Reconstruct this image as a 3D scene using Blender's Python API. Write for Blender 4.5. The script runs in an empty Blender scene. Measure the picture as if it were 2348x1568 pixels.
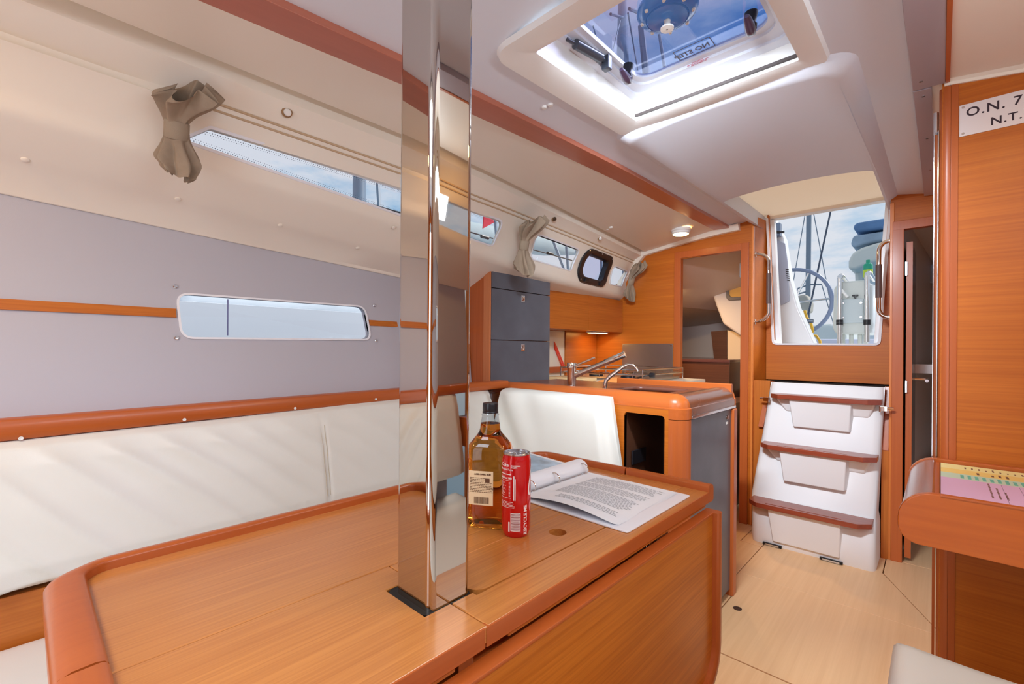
# Sailing yacht saloon, looking aft past the mast post to the galley and companionway.
# Axes: x to starboard side of picture, y aft, z up; floor z = 0; metres.
import bpy, bmesh, math, random
from mathutils import Vector, Matrix, noise

random.seed(7)
SC = bpy.context.scene
COL = SC.collection

# ------------------------------------------------------------------ camera
F_PX, CX, CY, W_PX = 1048.5, 1174.0, 799.9, 2348.0
YAW, ROLL, CZ = math.radians(43.14), math.radians(0.41), 1.05
_f = Vector((-math.sin(YAW), math.cos(YAW), 0))
_r0 = Vector((math.cos(YAW), math.sin(YAW), 0))
_r = _r0 * math.cos(ROLL) + Vector((0, 0, 1)) * math.sin(ROLL)
_u = _r.cross(_f)
cam_d = bpy.data.cameras.new('camera')
cam_d.sensor_width = 36.0
cam_d.lens = F_PX / W_PX * 36.0
cam_d.shift_y = (CY - 784.0) / W_PX
cam_d.clip_start = 0.02
cam_d.clip_end = 400
cam = bpy.data.objects.new('camera', cam_d)
COL.objects.link(cam)
cam.matrix_world = Matrix(((_r.x, _u.x, -_f.x, 0), (_r.y, _u.y, -_f.y, 0), (_r.z, _u.z, -_f.z, CZ), (0, 0, 0, 1)))
SC.camera = cam

def at(px, py, ax, val):
    """point where the ray of a photo pixel meets the plane ax = val"""
    d = _f + _r * ((px - CX) / F_PX) - _u * ((py - CY) / F_PX)
    i = 'xyz'.index(ax)
    c = Vector((0, 0, CZ))
    return c + d * ((val - c[i]) / d[i])

# ------------------------------------------------------------------ view + render quality
SC.view_settings.view_transform = 'Standard'
SC.view_settings.look = 'None'
SC.view_settings.gamma = 1.0
SC.view_settings.use_curve_mapping = False
SC.view_settings.exposure = 0.0
SC.cycles.use_denoising = True
SC.cycles.max_bounces = 10
SC.cycles.diffuse_bounces = 6
SC.cycles.glossy_bounces = 5
SC.cycles.transmission_bounces = 8
SC.cycles.transparent_max_bounces = 12
SC.cycles.caustics_reflective = False
SC.cycles.caustics_refractive = False
SC.cycles.sample_clamp_indirect = 6.0

def lin(c):
    out = []
    for v in c[:3]:
        v = v / 255.0
        out.append(v / 12.92 if v <= 0.04045 else ((v + 0.055) / 1.055) ** 2.4)
    return (out[0], out[1], out[2], 1.0)

# ------------------------------------------------------------------ sky: bright broken cloud over blue
wd = bpy.data.worlds.new('sky')
SC.world = wd
wd.use_nodes = True
nt = wd.node_tree
nt.nodes.clear()
wo = nt.nodes.new('ShaderNodeOutputWorld')
bg = nt.nodes.new('ShaderNodeBackground')
tc = nt.nodes.new('ShaderNodeTexCoord')
mp = nt.nodes.new('ShaderNodeMapping')
mp.inputs['Scale'].default_value = (2.2, 2.2, 7.0)
mp.inputs['Location'].default_value = (4.7, 8.3, 0.4)
nz = nt.nodes.new('ShaderNodeTexNoise')
nz.inputs['Scale'].default_value = 1.25
nz.inputs['Detail'].default_value = 7
nz.inputs['Roughness'].default_value = 0.58
rp = nt.nodes.new('ShaderNodeValToRGB')
rp.color_ramp.elements[0].position = 0.31
rp.color_ramp.elements[0].color = lin((92, 156, 212))
_e = rp.color_ramp.elements.new(0.41)
_e.color = lin((176, 206, 232))
rp.color_ramp.elements[-1].position = 0.50
rp.color_ramp.elements[-1].color = lin((226, 231, 240))
nt.links.new(tc.outputs['Generated'], mp.inputs['Vector'])
nt.links.new(mp.outputs['Vector'], nz.inputs['Vector'])
nt.links.new(nz.outputs['Fac'], rp.inputs['Fac'])
nt.links.new(rp.outputs['Color'], bg.inputs['Color'])
bg.inputs['Strength'].default_value = 0.95
nt.links.new(bg.outputs['Background'], wo.inputs['Surface'])

# ------------------------------------------------------------------ added area lamps standing in for daylight at openings; sun
def area(name, loc, target, sx, sy, power, color):
    ld = bpy.data.lights.new(name, 'AREA')
    ld.shape = 'RECTANGLE'
    ld.size, ld.size_y = sx, sy
    ld.energy = power
    ld.color = color
    o = bpy.data.objects.new(name, ld)
    COL.objects.link(o)
    o.location = loc
    o.rotation_euler = (Vector(target) - Vector(loc)).to_track_quat('-Z', 'Y').to_euler()
    return o

DAY = (0.78, 0.89, 1.0)
area('fill_fore_hatch', (-0.5, -0.5, 1.72), (-0.5, -0.45, 0), 0.46, 0.46, 11.0, DAY)  # added fill lamp under the unseen hatch behind the camera
area('daylight_side_ports', (0.385, 0.55, 1.585), (-0.7, 0.6, 1.25), 1.1, 0.09, 7.5, DAY)
mh = area('daylight_main_hatch', (-0.51, 0.90, 1.80), (-0.95, 2.80, 0.68), 0.42, 0.06, 14.5, (0.80, 0.90, 1.0))
mh.data.spread = math.radians(88)
area('fill_fore_doorway', (-0.50, -1.10, 0.86), (-0.55, 3.0, 1.1), 0.54, 1.45, 10.0, DAY)  # big soft fill lamp added behind the camera, set in the doorway
sun_d = bpy.data.lights.new('sun', 'SUN')
sun_d.energy = 4.0
sun_d.angle = math.radians(24)
sun_d.color = (1.0, 0.97, 0.92)
sun = bpy.data.objects.new('sun', sun_d)
COL.objects.link(sun)
sun.rotation_euler = Vector((-0.50, -0.62, -0.62)).to_track_quat('-Z', 'Y').to_euler()

# ------------------------------------------------------------------ materials
MATS = {}
def mat(name, rgb, rough=0.5, metal=0.0, coat=0.0, spec=0.5, trans=0.0, ior=1.45, alpha=1.0, emit=None, emit_s=0.0,
        bump=0.0, bump_scale=200.0, var=0.0, var_scale=3.0):
    if name in MATS:
        return MATS[name]
    m = bpy.data.materials.new(name)
    m.use_nodes = True
    n = m.node_tree.nodes
    l = m.node_tree.links
    b = n['Principled BSDF']
    b.inputs['Base Color'].default_value = lin(rgb)
    b.inputs['Roughness'].default_value = rough
    b.inputs['Metallic'].default_value = metal
    b.inputs['Coat Weight'].default_value = coat
    b.inputs['Coat Roughness'].default_value = 0.08
    b.inputs['Specular IOR Level'].default_value = spec
    b.inputs['Transmission Weight'].default_value = trans
    b.inputs['IOR'].default_value = ior
    b.inputs['Alpha'].default_value = alpha
    if emit:
        b.inputs['Emission Color'].default_value = lin(emit)
        b.inputs['Emission Strength'].default_value = emit_s
    if var or bump:
        t = n.new('ShaderNodeTexCoord')
    if var:
        q = n.new('ShaderNodeTexNoise')
        q.inputs['Scale'].default_value = var_scale
        q.inputs['Detail'].default_value = 4
        l.new(t.outputs['Object'], q.inputs['Vector'])
        r = n.new('ShaderNodeValToRGB')
        c = lin(rgb)
        r.color_ramp.elements[0].position = 0.3
        r.color_ramp.elements[1].position = 0.7
        r.color_ramp.elements[0].color = tuple(v * (1 - var) for v in c[:3]) + (1,)
        r.color_ramp.elements[1].color = tuple(min(1, v * (1 + var)) for v in c[:3]) + (1,)
        l.new(q.outputs['Fac'], r.inputs['Fac'])
        l.new(r.outputs['Color'], b.inputs['Base Color'])
    if bump:
        q = n.new('ShaderNodeTexNoise')
        q.inputs['Scale'].default_value = bump_scale
        q.inputs['Detail'].default_value = 3
        l.new(t.outputs['Object'], q.inputs['Vector'])
        bp = n.new('ShaderNodeBump')
        bp.inputs['Strength'].default_value = bump
        bp.inputs['Distance'].default_value = 0.001
        l.new(q.outputs['Fac'], bp.inputs['Height'])
        l.new(bp.outputs['Normal'], b.inputs['Normal'])
    MATS[name] = m
    return m

def wood(name, light, dark, axis, rough=0.3, coat=0.25, across=190.0, along=3.0, soft=0.25, coat_rough=0.2, coat_ior=1.5):
    """fine straight-grained veneer, grain along the given axis"""
    if name in MATS:
        return MATS[name]
    m = bpy.data.materials.new(name)
    m.use_nodes = True
    n = m.node_tree.nodes
    l = m.node_tree.links
    b = n['Principled BSDF']
    t = n.new('ShaderNodeTexCoord')
    def layer(ac, al, detail):
        p = n.new('ShaderNodeMapping')
        s = [ac, ac, ac]
        s['xyz'.index(axis)] = al
        p.inputs['Scale'].default_value = s
        l.new(t.outputs['Object'], p.inputs['Vector'])
        q = n.new('ShaderNodeTexNoise')
        q.inputs['Scale'].default_value = 1.0
        q.inputs['Detail'].default_value = detail
        q.inputs['Roughness'].default_value = 0.6
        l.new(p.outputs['Vector'], q.inputs['Vector'])
        return q
    a = layer(across, along, 5)
    c = layer(across * 0.10, along * 0.3, 2)
    mx = n.new('ShaderNodeMix')
    mx.data_type = 'FLOAT'
    mx.inputs['Factor'].default_value = 0.35
    l.new(a.outputs['Fac'], mx.inputs['A'])
    l.new(c.outputs['Fac'], mx.inputs['B'])
    r = n.new('ShaderNodeValToRGB')
    r.color_ramp.elements[0].position = 0.5 - soft
    r.color_ramp.elements[0].color = lin(dark)
    r.color_ramp.elements[1].position = 0.5 + soft
    r.color_ramp.elements[1].color = lin(light)
    l.new(mx.outputs['Result'], r.inputs['Fac'])
    l.new(r.outputs['Color'], b.inputs['Base Color'])
    b.inputs['Roughness'].default_value = rough
    b.inputs['Coat Weight'].default_value = coat
    b.inputs['Specular IOR Level'].default_value = 0.35
    b.inputs['Coat Roughness'].default_value = coat_rough
    b.inputs['Coat IOR'].default_value = coat_ior
    bp = n.new('ShaderNodeBump')
    bp.inputs['Strength'].default_value = 0.06
    bp.inputs['Distance'].default_value = 0.0006
    l.new(a.outputs['Fac'], bp.inputs['Height'])
    l.new(bp.outputs['Normal'], b.inputs['Normal'])
    MATS[name] = m
    return m

TEAK_L, TEAK_D = (206, 122, 46), (166, 86, 22)
W_Y = wood('teak_veneer_lengthwise', TEAK_L, TEAK_D, 'y', rough=0.32, coat=0.35)
W_X = wood('teak_veneer_crosswise', (204, 116, 34), (166, 82, 16), 'x', rough=0.45, coat=0.04)
W_Z = wood('teak_veneer_upright', (204, 120, 48), (166, 88, 28), 'z', rough=0.38, coat=0.15)
SOLID_Y = wood('solid_teak_lengthwise', (192, 100, 44), (164, 78, 30), 'y', rough=0.34, coat=0.25, across=110, soft=0.4)
SOLID_X = wood('solid_teak_crosswise', (194, 102, 44), (166, 80, 30), 'x', rough=0.34, coat=0.25, across=110, soft=0.4)
SOLID_Z = wood('solid_teak_upright', (192, 102, 48), (166, 80, 34), 'z', rough=0.36, coat=0.2, across=110, soft=0.4)
TREAD = wood('red_teak_tread', (160, 76, 50), (120, 50, 32), 'x', rough=0.3, coat=0.4, across=60)
FLOORW = wood('pale_maple_laminate', (240, 200, 154), (216, 170, 122), 'y', rough=0.4, coat=0.1, across=60, along=1.4, soft=0.3)
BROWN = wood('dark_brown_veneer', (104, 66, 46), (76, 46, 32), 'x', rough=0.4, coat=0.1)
LINER = mat('white_gelcoat_liner', (238, 230, 216), rough=0.38, bump=0.05, bump_scale=60)
CEIL = mat('white_ceiling_liner', (218, 221, 230), rough=0.42, bump=0.05, bump_scale=60)  # cool tint in the white offsets warm light bounced off the wood
PANELW = mat('pale_grey_lining', (184, 183, 192), rough=0.85, bump=0.12, bump_scale=700)
CREAMV = mat('cream_vinyl_headlining', (242, 228, 204), rough=0.5, bump=0.05, bump_scale=60)
CREAM = mat('cream_leather', (224, 224, 216), rough=0.42, spec=0.4, bump=0.12, bump_scale=450)
WHITEL = mat('white_leather', (232, 232, 226), rough=0.42, spec=0.4, bump=0.12, bump_scale=450)
GREY = mat('slate_grey_laminate', (92, 94, 102), rough=0.34, var=0.12, var_scale=9, bump=0.1, bump_scale=300)
CHROME = mat('polished_stainless', (222, 216, 210), rough=0.025, metal=1.0)
STEEL = mat('bright_stainless', (214, 214, 216), rough=0.14, metal=1.0)
BRUSH = mat('brushed_stainless', (196, 190, 184), rough=0.3, metal=1.0, var=0.1, var_scale=2.5)
BLACK = mat('black_rubber', (18, 18, 18), rough=0.5)
BLACKP = mat('black_plastic', (30, 28, 32), rough=0.32)
WHITEP = mat('white_plastic', (236, 234, 230), rough=0.32)
GELW = mat('white_gelcoat', (238, 242, 246), rough=0.25, coat=0.3)
LINEN = mat('taupe_linen', (152, 134, 114), rough=0.9, bump=0.5, bump_scale=900, var=0.1, var_scale=30)
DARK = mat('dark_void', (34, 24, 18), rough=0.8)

def thin_glass(name, rgb, mixv=0.12, rough=0.02):
    m = bpy.data.materials.new(name)
    m.use_nodes = True
    n = m.node_tree.nodes
    l = m.node_tree.links
    n.clear()
    o = n.new('ShaderNodeOutputMaterial')
    tr = n.new('ShaderNodeBsdfTransparent')
    tr.inputs['Color'].default_value = lin(rgb)
    gl = n.new('ShaderNodeBsdfGlossy')
    gl.inputs['Roughness'].default_value = rough
    mx = n.new('ShaderNodeMixShader')
    lw = n.new('ShaderNodeLayerWeight')
    lw.inputs['Blend'].default_value = 0.12
    pw = n.new('ShaderNodeMath')
    pw.operation = 'MULTIPLY_ADD'
    pw.inputs[1].default_value = 0.55
    pw.inputs[2].default_value = 0.03
    l.new(lw.outputs['Facing'], pw.inputs[0])
    l.new(pw.outputs['Value'], mx.inputs['Fac'])
    l.new(tr.outputs['BSDF'], mx.inputs[1])
    l.new(gl.outputs['BSDF'], mx.inputs[2])
    l.new(mx.outputs['Shader'], o.inputs['Surface'])
    return m
GLASS = thin_glass('clear_acrylic', (246, 248, 252))
TINT = thin_glass('blue_tinted_acrylic', (214, 220, 244))

# ------------------------------------------------------------------ mesh builder
class MB:
    def __init__(s):
        s.bm = bmesh.new()
    def poly(s, pts):
        vs = [s.bm.verts.new(p) for p in pts]
        return s.bm.faces.new(vs)
    def box(s, x0, x1, y0, y1, z0, z1):
        v = [s.bm.verts.new(p) for p in ((x0, y0, z0), (x1, y0, z0), (x1, y1, z0), (x0, y1, z0),
                                         (x0, y0, z1), (x1, y0, z1), (x1, y1, z1), (x0, y1, z1))]
        for f in ((3, 2, 1, 0), (4, 5, 6, 7), (0, 1, 5, 4), (1, 2, 6, 5), (2, 3, 7, 6), (3, 0, 4, 7)):
            s.bm.faces.new([v[i] for i in f])
        return s
    def hexa(s, p):
        """8 points: lower loop then upper loop"""
        v = [s.bm.verts.new(q) for q in p]
        for f in ((3, 2, 1, 0), (4, 5, 6, 7), (0, 1, 5, 4), (1, 2, 6, 5), (2, 3, 7, 6), (3, 0, 4, 7)):
            s.bm.faces.new([v[i] for i in f])
        return s
    def prism(s, pts, vec):
        """closed outline of 3-D points pushed along vec"""
        vec = Vector(vec)
        a = [s.bm.verts.new(p) for p in pts]
        b = [s.bm.verts.new(Vector(p) + vec) for p in pts]
        s.bm.faces.new(a[::-1])
        s.bm.faces.new(b)
        n = len(a)
        for i in range(n):
            s.bm.faces.new((a[i], a[(i + 1) % n], b[(i + 1) % n], b[i]))
        return s
    def loft(s, rings, closed=True, caps=True):
        R = [[s.bm.verts.new(p) for p in r] for r in rings]
        n = len(R[0])
        for a, b in zip(R, R[1:]):
            for i in range(n if closed else n - 1):
                j = (i + 1) % n
                s.bm.faces.new((a[i], a[j], b[j], b[i]))
        if caps and closed:
            s.bm.faces.new(R[0][::-1])
            s.bm.faces.new(R[-1])
        return s
    def grid(s, fn, nu, nv):
        return s.loft([[fn(i / nu, j / nv) for j in range(nv + 1)] for i in range(nu + 1)], closed=False)
    def tube(s, pts, r, n=10, caps=True):
        pts = [Vector(p) for p in pts]
        rs = r if isinstance(r, (list, tuple)) else [r] * len(pts)
        rings = []
        up = None
        for i, p in enumerate(pts):
            t = (pts[min(i + 1, len(pts) - 1)] - pts[max(i - 1, 0)]).normalized()
            if up is None:
                up = Vector((0, 0, 1)) if abs(t.z) < 0.9 else Vector((1, 0, 0))
            a = t.cross(up)
            if a.length < 1e-6:
                a = t.orthogonal()
            a.normalize()
            b = a.cross(t).normalized()
            up = b
            rings.append([p + (a * math.cos(k * 2 * math.pi / n) + b * math.sin(k * 2 * math.pi / n)) * rs[i] for k in range(n)])
        return s.loft(rings, caps=caps)
    def lathe(s, prof, c=(0, 0, 0), n=24, axis='z', caps=True):
        """prof: (radius, height) pairs"""
        rings = []
        for r, h in prof:
            ring = []
            for k in range(n):
                a = k * 2 * math.pi / n
                u, v = r * math.cos(a), r * math.sin(a)
                p = {'z': (u, v, h), 'x': (h, u, v), 'y': (v, h, u)}[axis]
                ring.append(Vector(c) + Vector(p))
            rings.append(ring)
        return s.loft(rings, caps=caps)
    def xform(s, M):
        bmesh.ops.transform(s.bm, matrix=M, verts=s.bm.verts)
        return s
    def add_mesh(s, me, M=None):
        b2 = bmesh.new()
        b2.from_mesh(me)
        if M is not None:
            bmesh.ops.transform(b2, matrix=M, verts=b2.verts)
        t = bpy.data.meshes.new('t')
        b2.to_mesh(t)
        b2.free()
        s.bm.from_mesh(t)
        bpy.data.meshes.remove(t)
        return s
    def build(s, name, m, parent=None, bevel=0.0, seg=2, smooth=True, angle=40, merge=True, bang=25, wn=False):
        bm = s.bm
        if merge:
            bmesh.ops.remove_doubles(bm, verts=bm.verts, dist=1e-5)
        bmesh.ops.recalc_face_normals(bm, faces=bm.faces)
        if bevel > 0:
            es = [e for e in bm.edges if len(e.link_faces) == 2 and e.calc_face_angle(0) > math.radians(bang)]
            bmesh.ops.bevel(bm, geom=es, offset=bevel, segments=seg, profile=0.5, affect='EDGES', clamp_overlap=True)
        root = parent
        while root is not None and root.parent is not None:
            root = root.parent
        if parent is None:
            xs = [v.co for v in bm.verts]
            org = Vector(((min(p.x for p in xs) + max(p.x for p in xs)) / 2, (min(p.y for p in xs) + max(p.y for p in xs)) / 2, min(p.z for p in xs)))
        else:
            org = Vector(root.location)
        for v in bm.verts:
            v.co -= org
        me = bpy.data.meshes.new(name)
        bm.to_mesh(me)
        bm.free()
        me.materials.append(m)
        if smooth:
            for p in me.polygons:
                p.use_smooth = True
            me.set_sharp_from_angle(angle=math.radians(angle))
        o = bpy.data.objects.new(name, me)
        COL.objects.link(o)
        if wn or bevel > 0:
            md = o.modifiers.new('even_normals', 'WEIGHTED_NORMAL')
            md.keep_sharp = True
        if parent is None:
            o.location = org
        else:
            o.parent = parent
        return o

def tag(o, label=None, cat=None, group=None, kind=None):
    if label: o['label'] = label
    if cat: o['category'] = cat
    if group: o['group'] = group
    if kind: o['kind'] = kind
    return o

def thing(name, label, cat, loc, group=None, kind=None):
    o = bpy.data.objects.new(name, None)
    COL.objects.link(o)
    o.location = loc
    o.empty_display_size = 0.05
    return tag(o, label, cat, group, kind)

def struct(o, label=None):
    o['kind'] = 'structure'
    if label: o['label'] = label
    return o

def plate(outline, holes, thick):
    """flat plate in local xy with holes, thickness 0..thick in z -> mesh"""
    cu = bpy.data.curves.new('t', 'CURVE')
    cu.dimensions = '2D'
    cu.fill_mode = 'BOTH'
    cu.extrude = thick / 2
    for ring in [outline] + list(holes):
        sp = cu.splines.new('POLY')
        sp.points.add(len(ring) - 1)
        for i, p in enumerate(ring):
            sp.points[i].co = (p[0], p[1], 0, 1)
        sp.use_cyclic_u = True
    o = bpy.data.objects.new('t', cu)
    COL.objects.link(o)
    dg = bpy.context.evaluated_depsgraph_get()
    dg.update()
    me = bpy.data.meshes.new_from_object(o.evaluated_get(dg))
    bpy.data.objects.remove(o)
    bpy.data.curves.remove(cu)
    for v in me.vertices:
        v.co.z += thick / 2
    return me

def rrect(x0, x1, y0, y1, r, n=5):
    out = []
    for cx, cy, a0 in ((x1 - r, y0 + r, -90), (x1 - r, y1 - r, 0), (x0 + r, y1 - r, 90), (x0 + r, y0 + r, 180)):
        for k in range(n + 1):
            a = math.radians(a0 + 90 * k / n)
            out.append((cx + r * math.cos(a), cy + r * math.sin(a)))
    return out

def round_poly(pts, r, n=4):
    """2-D polygon with rounded corners; r single or per-corner list"""
    out = []
    N = len(pts)
    for i in range(N):
        rr = r[i] if isinstance(r, (list, tuple)) else r
        p = Vector(pts[i]); a = Vector(pts[i - 1]) - p; b = Vector(pts[(i + 1) % N]) - p
        if rr <= 0:
            out.append(tuple(p)); continue
        la, lb = a.length, b.length
        a.normalize(); b.normalize()
        ang = a.angle(b)
        d = min(rr / math.tan(ang / 2), la * 0.48, lb * 0.48)
        p0, p1 = p + a * d, p + b * d
        for k in range(n + 1):
            t = k / n
            q = p0 * (1 - t) ** 2 + p * 2 * t * (1 - t) + p1 * t ** 2
            out.append(tuple(q))
    return out

def basis(o, ex, ey, ez):
    ex, ey, ez = Vector(ex), Vector(ey), Vector(ez)
    o = Vector(o)
    return Matrix(((ex.x, ey.x, ez.x, o.x), (ex.y, ey.y, ez.y, o.y), (ex.z, ey.z, ez.z, o.z), (0, 0, 0, 1)))

def text_mesh(txt, size, bold=0.0, align='LEFT', extrude=0.0002, spacing=1.0):
    cu = bpy.data.curves.new('t', 'FONT')
    cu.body = txt
    cu.size = size
    cu.extrude = extrude
    cu.offset = bold
    cu.align_x = align
    cu.space_character = spacing
    cu.resolution_u = 3
    o = bpy.data.objects.new('t', cu)
    COL.objects.link(o)
    dg = bpy.context.evaluated_depsgraph_get()
    dg.update()
    me = bpy.data.meshes.new_from_object(o.evaluated_get(dg))
    bpy.data.objects.remove(o)
    bpy.data.curves.remove(cu)
    return me

def mesh_obj(me, name, m, parent=None, M=None, fn=None, **kw):
    b = MB()
    b.add_mesh(me, M)
    if fn:
        for v in b.bm.verts:
            v.co = fn(v.co)
    bpy.data.meshes.remove(me)
    return b.build(name, m, parent, **kw)

def itp(tab, y):
    if y <= tab[0][0]:
        (a, b), (c, d) = tab[0], tab[1]
        return b + (d - b) * (y - a) / (c - a) if y > a - 0.5 else b
    for (a, b), (c, d) in zip(tab, tab[1:]):
        if y <= c:
            return b + (d - b) * (y - a) / (c - a)
    return tab[-1][1]

def copy_tree(o, parent=None):
    c = o.copy()
    COL.objects.link(c)
    c.parent = parent
    for ch in list(o.children):
        copy_tree(ch, c)
    return c

def boolean_cut(ob, cutters):
    """cut the prisms out of ob and bake the result"""
    for cm in cutters:
        cm.bm.normal_update()
        bmesh.ops.recalc_face_normals(cm.bm, faces=cm.bm.faces)
        me = bpy.data.meshes.new('cut')
        cm.bm.to_mesh(me)
        cm.bm.free()
        co = bpy.data.objects.new('cut', me)
        COL.objects.link(co)
        md = ob.modifiers.new('b', 'BOOLEAN')
        md.operation = 'DIFFERENCE'
        md.solver = 'EXACT'
        md.object = co
        dg = bpy.context.evaluated_depsgraph_get()
        dg.update()
        new = bpy.data.meshes.new_from_object(ob.evaluated_get(dg))
        ob.modifiers.clear()
        old = ob.data
        new.name = old.name
        ob.data = new
        bpy.data.meshes.remove(old)
        bpy.data.objects.remove(co)
        bpy.data.meshes.remove(me)
    return ob

# ================================================================== SETTING
G_T = [(-1.2, -1.25), (0, -1.30), (0.9, -1.32), (1.3, -1.34), (1.95, -1.40), (3.0, -1.525), (3.4, -1.57)]
def g(y): return itp(G_T, y)
Z_SEAM = [(-1.2, 1.50), (-0.04, 1.434), (1.13, 1.367), (3.0, 1.31)]
Z_CREASE = [(-1.2, 1.56), (-0.04, 1.501), (1.04, 1.429), (3.0, 1.375)]
Z_LIP = [(-1.2, 1.585), (-0.04, 1.560), (0.96, 1.515), (1.37, 1.473), (2.04, 1.436), (3.0, 1.43)]
Z_GRV = [(-1.2, 1.735), (0.05, 1.75), (0.85, 1.758), (1.21, 1.76), (1.9, 1.746), (3.0, 1.734), (3.4, 1.73)]
ZB = [(-1.2, 1.625), (0.33, 1.724), (0.86, 1.762), (1.72, 1.794), (3.0, 1.808), (3.4, 1.81)]
def zb(y): return itp(ZB, y)
def zc(x, y):
    """ceiling height: gently cambered between the beams, level to the side groove"""
    t = abs(x + 0.5)
    if t <= 0.45:
        return zb(y) + 0.012 + 0.045 * (1 - (t / 0.45) ** 2)
    gx = abs(g(y) + 0.5)
    k = min(1, (t - 0.45) / (gx - 0.45))
    return (zb(y) + 0.012) * (1 - k) + (itp(Z_GRV, y)) * k
def coach(y):
    """inner profile of the cabin side, from lower lip to the groove: (x, z)"""
    q = g(y)
    zl, zg = itp(Z_LIP, y), itp(Z_GRV, y)
    zt = 1.664
    gd = 0.014 * (1 - min(1, max(0, (y - 0.20) / 0.05)))
    return [(q - 0.196, zl - 0.012), (q - 0.180, zl - 0.003), (q - 0.169, zl + 0.010), (q - 0.161, zl + 0.026), (q - 0.147, 1.555 if zl < 1.515 else zl + 0.042), (q - 0.08, zt), (q - 0.080 - gd, zt + 0.003), (q - 0.073 - gd, zt + 0.019), (q - 0.0715, zt + 0.022), (q - 0.020, zg - 0.022)]
def coach_x(y, z):
    p = coach(y)
    for (x0, z0), (x1, z1) in zip(p, p[1:]):
        if z <= z1:
            return x0 + (x1 - x0) * (z - z0) / max(1e-6, z1 - z0)
    return p[-1][0]
def panel_foot(y): return itp([(-1.2, -1.532), (1.0, -1.532), (1.45, -1.72), (1.6, -1.74)], y)
def panel_x(y, z):
    x1, z1 = g(y) - 0.42, itp(Z_SEAM, y)
    xb = panel_foot(y)
    return xb + (x1 - xb) * (z - 0.84) / (z1 - 0.84)
def frange(a, b, n): return [a + (b - a) * i / n for i in range(n + 1)]

WIN_A = round_poly([(0.285, 1.592), (0.335, 1.628), (1.492, 1.629), (1.478, 1.524), (0.95, 1.551)], [0.006, 0.012, 0.03, 0.03, 0], 5)
WIN_B = round_poly([(1.762, 1.626), (2.206, 1.626), (2.190, 1.511), (1.782, 1.515)], 0.028, 5)
WIN_C = round_poly([(2.708, 1.612), (2.945, 1.606), (2.93, 1.505), (2.731, 1.498)], 0.025, 5)
PORT = rrect(2.305, 2.615, 1.49, 1.632, 0.05, 5)
HULLW = round_poly([(0.312, 1.206), (0.925, 1.212), (0.925, 1.085), (0.316, 1.078)], 0.03, 5)

def fwd_ring(outline, grow):
    c = Vector((sum(p[0] for p in outline) / len(outline), sum(p[1] for p in outline) / len(outline)))
    n = len(outline)
    out = []
    for i, p in enumerate(outline):
        a, b = Vector(outline[i - 1]), Vector(outline[(i + 1) % n])
        t = (b - a).normalized()
        nn = Vector((t.y, -t.x))
        if nn.dot(Vector(p) - c) < 0:
            nn = -nn
        out.append((p[0] + nn.x * grow, p[1] + nn.y * grow))
    return out

WN = [0]
def window(outline, xf, sgn, M, glass, frame_mat, depth=0.011, grow=0.006, label=None):
    """reveal ring and pane filling a hole in the wall xf(y, z)"""
    WN[0] += 1
    big = fwd_ring(outline, grow)
    def P(q, off):
        return M((xf(*q) + off, q[0], q[1]))
    b = MB()
    b.poly([P(q, -depth * 0.8) for q in outline])
    pane = b.build('window_%d' % WN[0], glass, smooth=False)
    struct(pane, label)
    b = MB()
    b.loft([[P(q, 0.0) for q in big], [P(q, 0.0035) for q in big], [P(q, 0.0035) for q in outline], [P(q, -depth) for q in outline]], caps=False)
    fr = b.build('window_frame', frame_mat, pane)
    return pane

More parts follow.
